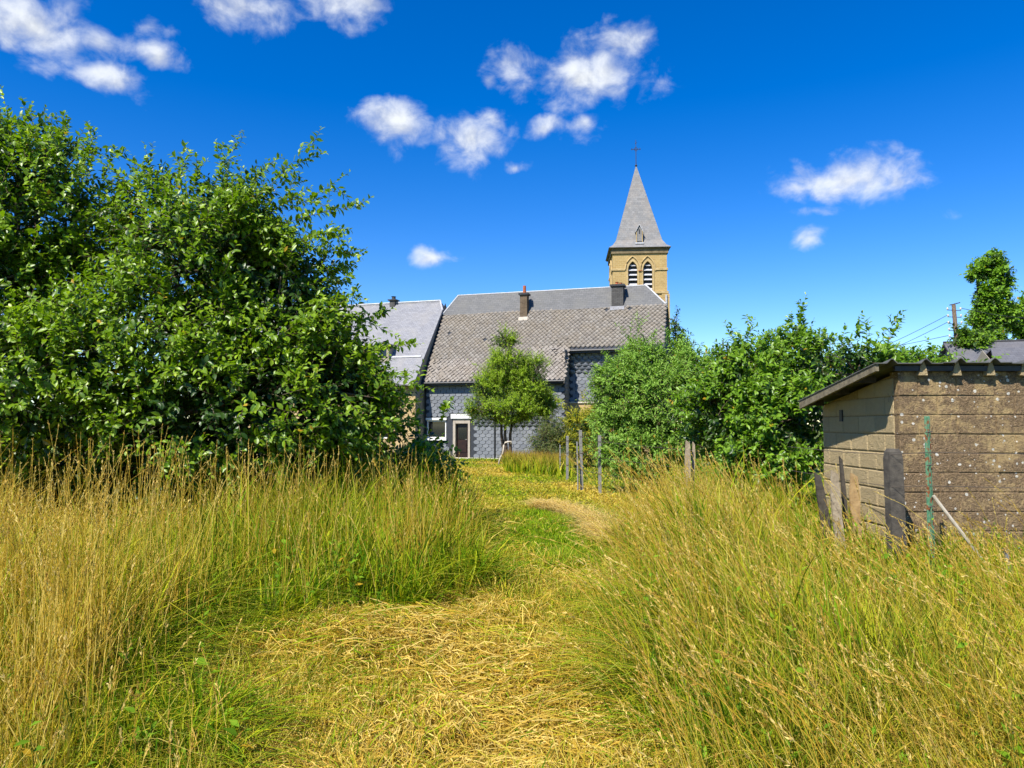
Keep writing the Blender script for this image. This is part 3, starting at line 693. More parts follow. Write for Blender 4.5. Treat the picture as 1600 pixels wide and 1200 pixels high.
# ------------------------------------------------------------------ church tower
def make_church():
    fl = P(957, 388, 79.0); a = R(4.0)
    root = empty('church_tower', (fl.x, fl.y, GZ0), -a)
    tag(root, 'ochre stone church tower with twin louvred belfry arches and slender grey slate spire', 'church')
    W = 5.8; EZ = fl.z - GZ0; cx = W / 2
    def arch(c, w, z0, zs, n=7):
        """pointed arch outline, counter-clockwise from lower left"""
        r = w * 1.05; pts = [(c - w / 2, z0), (c + w / 2, z0)]
        cxl = c + w / 2 - r
        top = math.sqrt(max(r * r - (c - cxl) ** 2, .01))
        a1 = math.atan2(top, c - cxl)
        for i in range(n): t = a1 * i / (n - 1); pts.append((cxl + r * math.cos(t), zs + r * math.sin(t)))
        cxr = c - w / 2 + r
        for i in range(1, n): t = a1 * (n - 1 - i) / (n - 1); pts.append((cxr - r * math.cos(t), zs + r * math.sin(t)))
        return pts
    zs = EZ - 2.35; z0 = EZ - 4.9; w = .98
    cs = (2.15, 3.75)
    holes = [arch(c, w, z0, zs) for c in cs]
    mb = MB(); bz = EZ - .62
    wall_holes(mb, [(0, 0), (W, 0), (W, bz), (0, bz)], holes, lambda u, v, d: (u, d, v), .45)
    wall_holes(mb, [(0, 0), (W, 0), (W, bz), (0, bz)], holes, lambda u, v, d: (d, W - u, v), .45)
    wall_holes(mb, [(0, 0), (W, 0), (W, bz), (0, bz)], holes, lambda u, v, d: (W - d, u, v), .45)
    mb.add([(0, W, 0), (W, W, 0), (W, W, bz), (0, W, bz)], [(0, 1, 2, 3)])
    me = mb.mesh('wall', fix=False); uv_walls(me); wall = link('wall', me, M['stone'], root)
    faces = [(lambda u, v, d: Vector((u, d, v))), (lambda u, v, d: Vector((d, W - u, v))), (lambda u, v, d: Vector((W - d, u, v)))]
    for fn in faces:
        for c in cs:
            o2 = arch(c, w + .34, z0 - .05, zs); i2 = arch(c, w + .02, z0 - .05, zs)
            m = MB(); n = len(o2)
            vs = [fn(u, v, -.06) for u, v in o2] + [fn(u, v, -.06) for u, v in i2] + [fn(u, v, 0.01) for u, v in o2] + [fn(u, v, .03) for u, v in i2]
            fs = []
            for i in range(1, n):
                j = (i + 1) % n
                fs += [(i, j, n + j, n + i), (i, 2 * n + i, 2 * n + j, j), (n + i, n + j, 3 * n + j, 3 * n + i)]
            m.add(vs, fs); win = m.build('belfry_window', M['stone_trim'], root)
            # outer hood moulding
            hd = arch(c, w + .62, zs - .15, zs)[1:]
            MB().tube([fn(u, v, -.05) for u, v in hd], .075, 6).build('hood_mould', M['stone_trim'], win)
            m = MB(); m.prism([fn(u, v, .44) for u, v in arch(c, w + .1, z0, zs)], tuple(fn(0, 0, .02) - fn(0, 0, 0))); m.build('dark_back', M['dark_metal'], win)
            for k in range(6):
                zz = z0 + .35 + k * .52
                hw = w / 2 - .01 if zz < zs - .1 else w / 2 - .17
                m = MB(); m.prism([fn(c - hw, zz, .10), fn(c + hw, zz, .10), fn(c + hw, zz + .22, .36), fn(c - hw, zz + .22, .36)], (0, 0, .04)); m.build('louvre', M['lead'], win)
        for k, (u0, u1) in enumerate(((-.08, cs[0] - w / 2 - .36), (cs[1] + w / 2 + .36, W + .08))):
            m = MB(); pts = [fn(u0, zs - .1, -.10), fn(u1, zs - .1, -.10), fn(u1, zs + .12, -.10), fn(u0, zs + .12, -.10)]
            m.prism(pts, tuple(fn(0, 0, .11) - fn(0, 0, 0))); m.build('string_course', M['stone_trim'], root)
        for zz in (zs - 2.62,):
            m = MB(); m.prism([fn(-.1, zz, -.14), fn(W + .1, zz, -.14), fn(W + .1, zz + .24, -.14), fn(-.1, zz + .24, -.14)], tuple(fn(0, 0, .15) - fn(0, 0, 0))); m.build('string_course', M['stone_trim'], root)
    for zz in (EZ - 4.1, EZ - 4.55, EZ - 2.5):
        MB().tube([(cs[0] + w / 2 + .1, -.1, zz), (cs[1] - w / 2 - .1, -.1, zz)], .05, 6).build('tie_bar', M['terracotta'], root)
    b = MB().box(-.14, W + .14, -.14, W + .14, EZ - .62, EZ - .10); b.build('frieze', M['stone_dark'], root)
    b = MB().box(-.30, W + .30, -.30, W + .30, EZ - .098, EZ); b.build('cornice', M['stone_dark'], root)
    # lower stage, a little wider
    m = MB(); lz = zs - 2.7
    m.box(W - .6, W + .22, -.25, W * .6, 0, lz); me = m.mesh('buttress'); uv_walls(me); link('buttress', me, M['stone'], root)
    MB().tube([(W - .15, -.34, 0), (W - .15, -.34, lz - .15)], .11, 8).build('downpipe', M['lead'], root)
    # spire with flared foot
    AP = 9.95
    def ring(h, z): return [(cx - h, cx - h, z), (cx + h, cx - h, z), (cx + h, cx + h, z), (cx - h, cx + h, z)]
    prof = [(cx + .42, EZ + .002), (cx - .02, EZ + .34), (cx - .42, EZ + .95), (.05, EZ + AP)]
    sp = bpy.data.meshes.new('spire'); V = []; F = []
    for h, z in prof: V += ring(h, z)
    for i in range(3):
        for j in range(4): F.append((i * 4 + j, i * 4 + (j + 1) % 4, i * 4 + 4 + (j + 1) % 4, i * 4 + 4 + j))
    F.append((12, 13, 14, 15)); F.append((3, 2, 1, 0))
    sp.from_pydata(V, [], F); sp.update(); uv_walls(sp); spire = link('spire', sp, M['slate_spire'], root)
    # lucarne
    lz = EZ + .75; ly = cx - (cx - .42) - .02
    m = MB().prism([(cx - .30, ly - .28, lz), (cx + .30, ly - .28, lz), (cx + .30, ly - .28, lz + 1.15), (cx, ly - .28, lz + 1.75), (cx - .30, ly - .28, lz + 1.15)], (0, 1.0, 0)); lu = m.build('lucarne', M['slate_spire'], spire)
    uv_walls(lu.data)
    MB().box(cx - .35, cx - .28, ly - .34, ly - .27, lz - .12, lz + 1.25).build('trim', M['stone_trim'], lu)
    MB().box(cx + .28, cx + .35, ly - .34, ly - .27, lz - .12, lz + 1.25).build('trim', M['stone_trim'], lu)
    m = MB()
    for q in (-1, 1): m.prism([(cx + q * .44, ly - .40, lz + 1.05), (cx + q * .003, ly - .40, lz + 1.88), (cx + q * .003, ly - .40, lz + 1.78), (cx + q * .40, ly - .40, lz + 1.0)], (0, 1.0, 0))
    m.build('lucarne_roof', M['lead'], lu)
    MB().box(cx - .06, cx + .06, ly - .31, ly - .285, lz + .85, lz + 1.3).build('opening', M['dark_metal'], lu)
    MB().box(cx - .45, cx + .45, ly - .42, ly - .2, lz - .30, lz - .13).build('sill', M['lead'], lu)
    # cross
    z = EZ + AP - .35; m = MB()
    m.tube([(cx, cx, z), (cx, cx, z + 3.4)], [.05, .03], 6)
    m.tube([(cx - .48, cx, z + 2.35), (cx + .48, cx, z + 2.35)], .033, 6)
    m.tube([(cx, cx, z + .32), (cx, cx, z + .45), (cx, cx, z + .6)], [.05, .16, .05], 8)
    for q in (-1, 1): m.tube([(cx + q * .44, cx, z + 2.24), (cx + q * .50, cx, z + 2.35), (cx + q * .44, cx, z + 2.46)], .035, 5); m.tube([(cx + q * .24, cx, z + 2.35), (cx, cx, z + 2.60)], .025, 5); m.tube([(cx + q * .24, cx, z + 2.35), (cx, cx, z + 2.10)], .025, 5)
    m.tube([(cx - .1, cx, z + 3.0), (cx + .1, cx, z + 3.1)], .03, 5)
    m.build('cross', M['iron'], spire)
make_church()

# ------------------------------------------------------------------ concrete-block shed
SHX, SHY, SHB = 4.03, 7.7, 9.62
def block_mesh(x0, x1, z0, z1l, z1r, face, depth):
    """a block with a softly chamfered outer face; face: 'front' (x along x) or 'side' (x along y)"""
    c = .012 if face == 'side' else .006
    outer = [(x0, z0), (x1, z0), (x1, z1r), (x0, z1l)]
    ring = outer; inn = [(x0 + c, z0 + c), (x1 - c, z0 + c), (x1 - c, z1r - c), (x0 + c, z1l - c)]
    V = [(u, depth, v) for u, v in outer] + [(u, c, v) for u, v in ring] + [(u, 0, v) for u, v in inn]
    F = [(0, 1, 2, 3), (8, 11, 10, 9)]
    for i in range(4):
        j = (i + 1) % 4; F += [(i, 4 + i, 4 + j, j), (4 + i, 8 + i, 8 + j, 4 + j)]
    if face == 'side': V = [(SHX + d, u, v) for u, d, v in V]
    else: V = [(u, SHY + d, v) for u, d, v in V]
    return V, F
def make_shed():
    root = empty('block_shed', (0, 0, 0))
    tag(root, 'low concrete-block shed with lichen-spotted brown front and ribbed lean-to roof', 'shed')
    zt, slope = 2.02, -.155
    def top(y): return zt + slope * (y - SHY)
    xe = 7.9
    wf = MB().box(SHX + .012, xe, SHY + .006, SHY + .19, -.15, zt - .005).build('front_wall', M['block_front'], root)
    wsd = MB(); wsd.prism([(SHX + .012, SHY + .192, -.15), (SHX + .012, SHB, -.15), (SHX + .012, SHB, top(SHB) - .01), (SHX + .012, SHY + .192, top(SHY + .19) - .01)], (.17, 0, 0))
    ws = wsd.build('side_wall', M['mortar'], root)
    bk = MB().box(SHX + .19, xe, SHB - .19, SHB, -.15, top(SHB) - .02); bk.build('back_wall', M['mortar'], root)
    MB().box(xe - .17, xe, SHY + .192, SHB - .192, -.15, top(SHB) - .02).build('end_wall', M['mortar'], root)
    g = .005
    for r in range(11):
        z0 = -.04 + r * .2; z1 = min(z0 + .2, zt)
        if z1 - z0 < .06: continue
        x = SHX - (.2 if r % 2 else 0)
        while x < xe - .05:
            a, b = max(x, SHX), min(x + .4, xe)
            if b - a > .08:
                V, F = block_mesh(a + (g if a > SHX else 0), b - g, z0 + g, z1 - g, z1 - g, 'front', .10)
                dy = pyr.uniform(-.006, .003); V = [(p[0] + pyr.uniform(-.003, .003), p[1] + dy + pyr.uniform(-.003, .003), p[2] + pyr.uniform(-.003, .003)) for p in V]
                MB().add(V, F).build('block', M['block_front'], wf)
            x += .4
        y = SHY + .115 - (0 if r % 2 else .2)
        while y < SHB:
            a, b = max(y, SHY + .115), min(y + .4, SHB)
            zl, zr = min(z0 + .2, top(a) - .01), min(z0 + .2, top(b) - .01)
            if b - a > .08 and zr - z0 > .05:
                V, F = block_mesh(a + g, b - g, z0 + g, zl - g, zr - g, 'side', .10)
                dx = pyr.uniform(-.004, .004); V = [(p[0] + dx, p[1], p[2]) for p in V]
                MB().add(V, F).build('block', M['block_side'], ws)
            y += .4
    # ribbed roof sheets
    per = .35; y0, y1 = SHY - .13, SHB + .03; xl = SHX - .30
    prof = [(0, 0), (.12, 0), (.165, .044), (.185, .044), (.23, 0), (.35, 0)]
    i = 0; x = xl
    while x < xe + .1:
        m = MB(); pts = []
        for k in range(2):
            for px, pz in prof[(0 if k == 0 else 1):]: pts.append((x + k * per + px, pz))
        n = len(pts); z_off = .055 + (i % 2) * .006
        V = []
        for (yy) in (y0 - (i % 2) * .015, y1):
            zz = top(yy) + z_off
            V += [(u, yy, zz + v) for u, v in pts] + [(u, yy, zz + v - .010) for u, v in pts]
        F = []
        for k in range(n - 1):
            F += [(k, k + 1, 2 * n + k + 1, 2 * n + k), (n + k, 3 * n + k, 3 * n + k + 1, n + k + 1), (k, n + k, n + k + 1, k + 1), (2 * n + k, 2 * n + k + 1, 3 * n + k + 1, 3 * n + k)]
        F += [(0, 2 * n, 3 * n, n), (n - 1, 2 * n - 1, 4 * n - 1, 3 * n - 1)]
        m.add(V, F).build('roof_sheet', M['sheet'], root); x += 2 * per - .001; i += 1
    MB().box(SHX - .06, xe, SHY - .062, SHY - .012, zt - .004, zt + .048).build('front_batten', M['dark_metal'], root)
    # mortar fillets under the ribs
    x = xl + .175
    while x < xe:
        if x > SHX + .05:
            MB().prism([(x - .045, SHY - .001, zt - .05), (x + .045, SHY - .001, zt - .05), (x + .03, SHY - .001, zt + .03), (x + .012, SHY - .001, zt + .095), (x - .012, SHY - .001, zt + .095), (x - .03, SHY - .001, zt + .03)], (0, -.072, 0)).build('mortar_fillet', M['block_side'], root)
        x += per
    # rafters and edge board under the overhanging verge
    MB().prism([(xl + .01, y0 + .02, top(y0) + .05), (xl + .01, y1 - .02, top(y1) + .05), (xl + .01, y1 - .02, top(y1) - .05), (xl + .01, y0 + .02, top(y0) - .03)], (.035, 0, 0)).build('verge_board', M['wood_board'], root)
    for yy in (SHY + .45, SHY + 1.1, SHB - .1):
        MB().prism([(xl + .05, yy, top(yy) + .048), (xl + .05, yy + .07, top(yy + .07) + .048), (xl + .05, yy + .07, top(yy) - .03), (xl + .05, yy, top(yy) - .03)], (.24, 0, 0)).build('purlin', M['wood_dark'], root)
    # vent slit in the side wall
    MB().box(SHX - .012, SHX + .004, 9.02, 9.09, 1.50, 1.64).build('vent_slit', M['dark_metal'], root)
make_shed()

# ------------------------------------------------------------------ foliage
PAL = {
    'fruit': [(0.088, 0.170, 0.006), (0.164, 0.276, 0.009), (0.261, 0.385, 0.013), (0.521, 0.570, 0.079)],
    'bright': [(0.081, 0.176, 0.009), (0.143, 0.265, 0.013), (0.204, 0.347, 0.019), (0.312, 0.423, 0.057)],
    'silver': [(0.122, 0.239, 0.025), (0.194, 0.343, 0.042), (0.287, 0.448, 0.074), (0.460, 0.601, 0.140)],
    'feather': [(0.167, 0.275, 0.012), (0.259, 0.391, 0.015), (0.342, 0.474, 0.023), (0.445, 0.550, 0.047)],
    'yellow': [(0.224, 0.252, 0.012), (0.356, 0.353, 0.016), (0.475, 0.416, 0.022), (0.554, 0.353, 0.031)],
    'maple': [(0.094, 0.205, 0.009), (0.149, 0.289, 0.014), (0.209, 0.357, 0.020), (0.286, 0.420, 0.043)],
    'dark': [(0.021, 0.056, 0.006), (0.035, 0.084, 0.008), (0.052, 0.112, 0.010), (0.084, 0.147, 0.021)],  # inner leaves only: crown shade put into the leaf colour
}
def shoots(r, p0, d0, ln, nl, droop, leaf_l, leaf_w, pal, upn=.9, spread=.9, spin=1.0, yellow=.006, tpl=LEAF8, fold=.0, tiplight=.6):
    """leafy shoots: p0,d0 (n,3), ln (n,), nl leaves on each.  returns leaf arrays and twig centre lines"""
    n = len(p0); d0 = unit(d0)
    t = (np.arange(nl) + .6)[None, :] / nl + r.uniform(-.03, .03, (n, nl)); t = np.clip(t, .05, 1.02)
    g = np.array([0, 0, -1.0])
    bend = unit(r.normal(size=(n, 3))) * .18 + g * droop
    pos = p0[:, None] + d0[:, None] * (t * ln[:, None])[..., None] + bend[:, None] * ((t ** 2) * ln[:, None])[..., None]
    tan = unit(d0[:, None] + 2 * bend[:, None] * t[..., None])
    ref = unit(r.normal(size=(n, 3)) * .6 + np.array([0, 0, 1.0])); u = unit(np.cross(tan, ref[:, None])); v = np.cross(u, tan)
    ang = (np.arange(nl) * (math.pi * .93))[None] + r.uniform(0, 6.28, (n, 1)) * spin + r.normal(0, .45, (n, nl))
    side = u * np.cos(ang)[..., None] + v * np.sin(ang)[..., None]
    ax = unit(tan * (.55 + .5 * t[..., None] ** 3) + side * spread + r.normal(0, .22, (n, nl, 3)) + g * .12)
    nor = unit(np.array([-.25, -.35, upn]) + .55 * tan + r.normal(0, .42, (n, nl, 3)))
    sc = r.uniform(.65, 1.15, (n, nl)) * (1 - .45 * np.clip(t - .7, 0, 1) / .3)
    L = leaf_l * sc; W = leaf_w * sc * r.uniform(.85, 1.15, (n, nl))
    pal = np.array(pal); q = np.clip(r.normal(.47, .22, (n, nl)) + r.normal(0, .10, (n, 1)), 0, .999) * 2
    q = np.where(t > .82, q + tiplight * (t - .82) / .18, q); q = np.clip(q, 0, 2.99); i = q.astype(int); f = (q - i)[..., None]
    c = pal[i] * (1 - f) + pal[np.minimum(i + 1, 3)] * f
    yl = r.uniform(size=(n, nl)) < yellow; c[yl] = np.array([.42, .27, .02])
    tt = np.linspace(0, 1, 4)[None, :]
    cl = p0[:, None] + d0[:, None] * (tt * ln[:, None])[..., None] + bend[:, None] * ((tt ** 2) * ln[:, None])[..., None]
    return pos.reshape(-1, 3), ax.reshape(-1, 3), nor.reshape(-1, 3), L.ravel(), W.ravel(), c.reshape(-1, 3), cl
def in_shell(r, ells, n, lo=.55, hi=1.0, clump=0, thr=-9, seed=1, zmin=.1):
    """random points in the outer shells of a union of ellipsoids, with outward normals"""
    C = np.array([e[:3] for e in ells]); A = np.array([e[3:6] for e in ells])
    area = (A[:, 0] * A[:, 1] + A[:, 1] * A[:, 2] + A[:, 0] * A[:, 2]); area = area / area.sum()
    Ps, Ns = [], []; tot = 0
    for _ in range(60):
        m = n * 2; k = r.choice(len(ells), m, p=area); u = unit(r.normal(size=(m, 3)))
        f = lo + (hi - lo) * r.uniform(size=m) ** .7
        p = C[k] + u * A[k] * f[:, None]
        dd = np.linalg.norm((p[:, None] - C[None]) / A[None], axis=-1); dd[np.arange(m), k] = 9
        ok = (dd.min(1) > lo * .96) & (p[:, 2] > zmin)
        if clump: ok &= (wavy(p, clump, seed) > thr + r.normal(0, .15, m))
        nn = unit(u / A[k]); Ps.append(p[ok]); Ns.append(nn[ok]); tot += ok.sum()
        if tot >= n: break
    return np.concatenate(Ps)[:n], np.concatenate(Ns)[:n]

def build_plant(name, label, cat, base, ells, n_sh, sh_len, nl, leaf_l, leaf_w, pal, mat, seed, droop=.15, upb=.5, outb=.8, clump=2.2, thr=-.35, tpl=LEAF8,
                extra=None, inner=.25, trunk=.09, stems=None, group=None, leaf_parts=0, lo=.55, twig_r=.004, yellow=.006, spread=.9, upn=.9):
    r = np.random.default_rng(seed)
    root = empty(name, tuple(base)); tag(root, label, cat, group)
    b = np.array(base, float)
    p, nn = in_shell(r, ells, n_sh, lo, 1.0, clump, thr, seed + 1, b[2] + .12)
    d = nn * outb + np.array([0, 0, upb]) + r.normal(0, .45, p.shape)
    ln = r.uniform(sh_len[0], sh_len[1], len(p))
    sets = [shoots(r, p - unit(d) * ln[:, None] * .4, d, ln, nl, droop, leaf_l, leaf_w, pal, yellow=yellow, spread=spread, upn=upn)]
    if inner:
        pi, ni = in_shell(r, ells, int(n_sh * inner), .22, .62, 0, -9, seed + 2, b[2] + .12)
        sets.append(shoots(r, pi, ni + r.normal(0, .6, pi.shape), r.uniform(sh_len[0], sh_len[1], len(pi)), nl, droop, leaf_l * 1.05, leaf_w * 1.05, PAL['dark'], yellow=0))  # darker leaf colours paint the shade deep inside the crown
    if extra:                               # long wands that stick out of the outline
        for (q0, q1, dr, k) in extra:
            q0 = np.array(q0, float)[None]; q1 = np.array(q1, float)[None]; dv = q1 - q0
            l = np.linalg.norm(dv, axis=1)
            w = shoots(r, q0, unit(dv) + np.array([[0, 0, dr]]), l * 1.0, int(k * 2.0), dr, leaf_l * 1.0, leaf_w * 1.05, pal, yellow=0, tiplight=1.2, spread=1.0)
            sets.append(w)
            m = max(4, k // 3); f = r.uniform(.05, .88, m)[:, None]; q = q0 + (q1 - q0) * f + np.array([[0, 0, 1.]]) * (dr * l[0] * (f - f ** 2))
            sets.append(shoots(r, q, unit(dv) * .8 + r.normal(0, .6, (m, 3)) + np.array([[0, 0, .2]]), r.uniform(.12, .34, m) * (l[0] / .9) ** .5, 8, dr, leaf_l * .95, leaf_w * 1.0, pal, yellow=0, spread=1.0))
    pos, ax, nor, L, W, c = [np.concatenate([s[i] for s in sets]) for i in range(6)]
    keep = pos[:, 2] > b[2] + .03
    pos, ax, nor, L, W, c = pos[keep], ax[keep], nor[keep], L[keep], W[keep], c[keep]
    pos = pos - b
    if leaf_parts:                          # the leaves that show largest are objects of their own
        dist = np.linalg.norm(pos + b - np.array([0, 0, CAM_H]), axis=1)
        face = np.abs((unit(nor) * unit(np.array([0, 0, CAM_H]) - pos - b)).sum(1))
        sel = np.argsort(-(L * (.3 + face) / dist ** 1.3))[:leaf_parts]
        T, Fc = LEAF8; me = bpy.data.meshes.new('leaf')
        W0 = leaf_w / leaf_l
        me.from_pydata([(x * W0, y, z) for x, y, z in T.tolist()], [], [tuple(f) for a in Fc for f in a.tolist()]); me.materials.append(M['leaf_part']); me.update()
        y = unit(ax[sel]); x = unit(np.cross(y, nor[sel])); z = np.cross(x, y)
        for i, s in enumerate(sel):
            mx = Matrix.Identity(4)
            for k in range(3): mx[k][0] = x[i, k] * L[s]; mx[k][1] = y[i, k] * L[s]; mx[k][2] = z[i, k] * L[s]; mx[k][3] = pos[s, k]
            o = bpy.data.objects.new('leaf', me); COL.objects.link(o); o.parent = root; o.matrix_local = mx
        m = np.ones(len(pos), bool); m[sel] = False
        pos, ax, nor, L, W, c = pos[m], ax[m], nor[m], L[m], W[m], c[m]
    V, FF = leaves(tpl, pos, ax, nor, L, W); k = len(tpl[0])
    cc = np.repeat(c, k, 0)
    o = link('crown', np_mesh('crown', V, FF, mat, cc), None, root); o['kind'] = 'stuff'
    cl = np.concatenate([s[6] for s in sets]) - b
    rad = np.linspace(1, .35, 4)[None] * twig_r * np.ones((len(cl), 1))
    V, F4 = tubes(cl, rad, 3); tw = link('twigs', np_mesh('twigs', V, [F4], M['twig']), None, root); tw['kind'] = 'stuff'
    # trunk and limbs
    C = np.array([e[:3] for e in ells]) - b
    st = stems or [(0, 0)]
    mt = MB(); st_top = []
    for sx, sy in st:
        h = max(.5, C[:, 2].min() * .75)
        path = [(sx, sy, -.12), (sx + .03, sy, h * .35), (sx * 1.3 - .03, sy * 1.2, h * .7), (sx * 1.6, sy * 1.4, h)]
        mt.tube(path, [trunk * 1.25, trunk, trunk * .85, trunk * .72], 8); st_top.append(Vector(path[-1]))
    for i, ce in enumerate(C):
        s = min(st_top, key=lambda q: (q - Vector(ce)).length); e = Vector(ce); mid = s.lerp(e, .5) + Vector((pyr.uniform(-.15, .15), pyr.uniform(-.15, .15), -.1))
        mt.tube([s, mid, e], [trunk * .62, trunk * .45, trunk * .28], 6)
        A = Vector(ells[i][3:6])
        for _ in range(5):
            u = Vector((pyr.gauss(0, 1), pyr.gauss(0, 1), pyr.gauss(.4, .8))).normalized()
            tip = e + Vector((u.x * A.x, u.y * A.y, u.z * A.z)) * .85; md = e.lerp(tip, .5) + Vector((0, 0, .08))
            mt.tube([e, md, tip], [trunk * .26, trunk * .17, trunk * .07], 5)
    mt.build('trunk', M['bark'], root, smooth=True)
    return root

# --- fruit trees on the left
def E(px, py, Y, rx, ry, rzz):
    p = P(px, py, Y); return (p.x, p.y, p.z, rx, ry, rzz)
def wand(px0, py0, px1, py1, Y, dr, k, dy=0): return (tuple(P(px0, py0, Y)), tuple(P(px1, py1, Y + dy)), dr, k)
ells = [E(320, 420, 9.2, 1.05, 1.1, 1.05), E(230, 560, 8.8, 1.5, 1.1, 1.1), E(430, 530, 9.3, .95, 1.0, 1.0), E(480, 625, 9.2, 1.1, .9, .9), E(330, 640, 8.6, 1.4, .9, .8), E(565, 655, 9.6, .58, .7, .68), E(370, 365, 9.4, .80, .8, .68), E(455, 450, 9.4, .62, .7, .66), E(250, 345, 9.5, .7, .7, .72), E(530, 590, 9.5, .55, .6, .5), E(250, 730, 8.9, .9, .6, .5), E(420, 730, 9.2, .9, .6, .5)]
wands = [wand(410, 300, 505, 212, 9.2, .10, 30), wand(440, 350, 590, 322, 9.2, .12, 30), wand(450, 330, 545, 285, 9.4, .1, 18), wand(330, 300, 375, 218, 9.3, .02, 20), wand(350, 300, 345, 220, 9.1, .02, 18),
         wand(270, 310, 292, 215, 9.3, .02, 18), wand(470, 390, 570, 405, 9.3, .25, 24), wand(480, 440, 568, 420, 9.4, .3, 22), wand(230, 300, 235, 232, 9.3, 0, 14), wand(500, 480, 600, 520, 9.3, .25, 22),
         wand(560, 560, 650, 535, 9.5, .15, 18), wand(570, 600, 668, 600, 9.5, .08, 18), wand(560, 500, 612, 488, 9.6, .1, 14), wand(390, 290, 430, 245, 9.5, .05, 14), wand(480, 370, 545, 365, 9.0, .15, 16), wand(590, 640, 655, 660, 9.4, .1, 14),
         wand(300, 300, 318, 245, 9.2, .02, 14), wand(440, 330, 470, 262, 9.4, .1, 14), wand(430, 400, 540, 350, 9.2, .12, 24), wand(440, 430, 560, 440, 9.3, .3, 24), wand(470, 480, 575, 470, 9.2, .35, 22), wand(400, 350, 480, 290, 9.2, .1, 22), wand(470, 500, 560, 510, 9.3, .35, 18), wand(520, 560, 600, 560, 9.3, .25, 16)]
base = P(360, 820, 9.3)
build_plant('fruit_tree', 'big glossy-leaved fruit tree with long arching shoots against the sky', 'tree', (base.x, 9.3, 0), ells, 3600, (.30, .62), 13, .098, .060, PAL['fruit'], M['leaf'], 21,
            extra=wands, trunk=.10, leaf_parts=300, clump=3.2, thr=-.12, stems=[(0, 0), (.25, .15)], inner=.5)
ells = [E(60, 330, 9.6, 1.15, 1.1, 1.2), E(-60, 480, 9.2, 1.4, 1.2, 1.5), E(110, 430, 9.9, .85, .9, 1.0), E(20, 600, 8.3, 1.3, .9, .95), E(30, 250, 9.8, .95, .8, .6), E(-200, 380, 9.8, 1.5, 1.2, 1.7), E(60, 720, 8.9, .9, .6, .55), E(150, 720, 9.6, .8, .6, .6), E(-60, 700, 9.0, .9, .6, .7)]
wands = [wand(130, 260, 152, 192, 9.6, .02, 16), wand(160, 280, 192, 222, 9.7, .02, 14), wand(30, 230, 42, 165, 9.7, .02, 14), wand(90, 230, 100, 180, 9.7, .03, 14), wand(0, 230, -12, 160, 9.7, .02, 14), wand(170, 330, 210, 270, 9.7, .05, 14)]
base = P(20, 820, 9.6)
build_plant('fruit_tree', 'taller dark-leaved fruit tree with bare grey branch ends beside the arching one', 'tree', (base.x, 9.6, 0), ells, 2900, (.30, .60), 13, .10, .062, PAL['fruit'], M['leaf'], 33,
            extra=wands, trunk=.11, leaf_parts=150, clump=3.0, thr=-.12, inner=.45)
# --- bramble by the path edge
ells = [E(662, 715, 10.6, .28, .35, .30), E(700, 730, 10.8, .20, .3, .22), E(640, 740, 10.2, .4, .4, .4)]
base = P(672, 800, 10.6)
build_plant('bramble', 'dark broad-leaved bramble at the path edge below the house window', 'shrub', (base.x, 10.6, 0), ells, 170, (.25, .5), 9, .10, .075, PAL['fruit'], M['leaf'], 44, trunk=.015, thr=-.6, inner=.25, droop=.3,
            extra=[wand(655, 670, 640, 622, 10.6, .1, 9), wand(690, 660, 698, 628, 10.7, 0, 7)])
# --- bushes on the right
ells = [E(985, 620, 16.5, .85, .9, .95), E(1040, 640, 16.2, .95, .9, 1.0), E(1005, 570, 16.8, .6, .6, .55), E(1085, 585, 16.2, .5, .6, .6), E(960, 680, 16.6, .5, .6, .6), E(1010, 710, 16.0, 1.0, .8, .55), E(960, 600, 16.6, .45, .5, .5), E(1100, 630, 16, .6, .6, .8)]
base = P(1000, 760, 16.5)
build_plant('willow_bush', 'silvery green narrow-leaved bush in front of the house recess', 'shrub', (base.x, 16.5, -.03), ells, 2300, (.35, .65), 15, .115, .038, PAL['silver'], M['leaf_soft'], 55, droop=.25, trunk=.05, thr=-.5, tpl=LEAF5, stems=[(0, 0), (.2, .1), (-.2, 0)],
            extra=[wand(985, 560, 978, 490, 16.8, 0, 20), wand(1000, 560, 998, 488, 16.8, .02, 20), wand(1015, 560, 1020, 508, 16.8, .03, 16), wand(960, 590, 940, 540, 16.6, .05, 14), wand(1070, 560, 1062, 528, 16.4, .03, 12), wand(1050, 560, 1046, 515, 16.4, 0, 14), wand(950, 600, 932, 575, 16.5, .1, 10)], leaf_parts=0)
ells = [E(1165, 590, 13.0, .75, .8, .75), E(1240, 570, 13.2, .75, .8, .65), E(1130, 650, 12.8, .75, .8, .75), E(1215, 660, 12.4, .8, .7, .8), E(1340, 585, 13.0, .9, .8, .55), E(1420, 590, 13.2, .7, .7, .40), E(1280, 640, 12.5, .7, .6, .7), E(1180, 720, 12.2, .75, .6, .5)]
wands = [wand(1240, 540, 1262, 470, 13.0, .05, 22), wand(1225, 540, 1240, 490, 13.1, .05, 18), wand(1150, 560, 1140, 505, 13.0, .02, 14), wand(1165, 550, 1170, 498, 13.0, .05, 14), wand(1355, 560, 1362, 482, 13.0, .03, 18), wand(1380, 560, 1402, 486, 13.0, .06, 18),
         wand(1310, 560, 1325, 512, 13.1, .08, 14), wand(1420, 570, 1470, 540, 13.2, .1, 14), wand(1200, 560, 1205, 520, 13.0, .02, 12), wand(1340, 560, 1335, 500, 13.0, .02, 12), wand(1430, 580, 1500, 560, 12.6, .06, 14), wand(1470, 590, 1560, 562, 12.2, .04, 14), wand(1450, 600, 1500, 572, 11.8, .1, 12)]
base = P(1200, 780, 12.8)
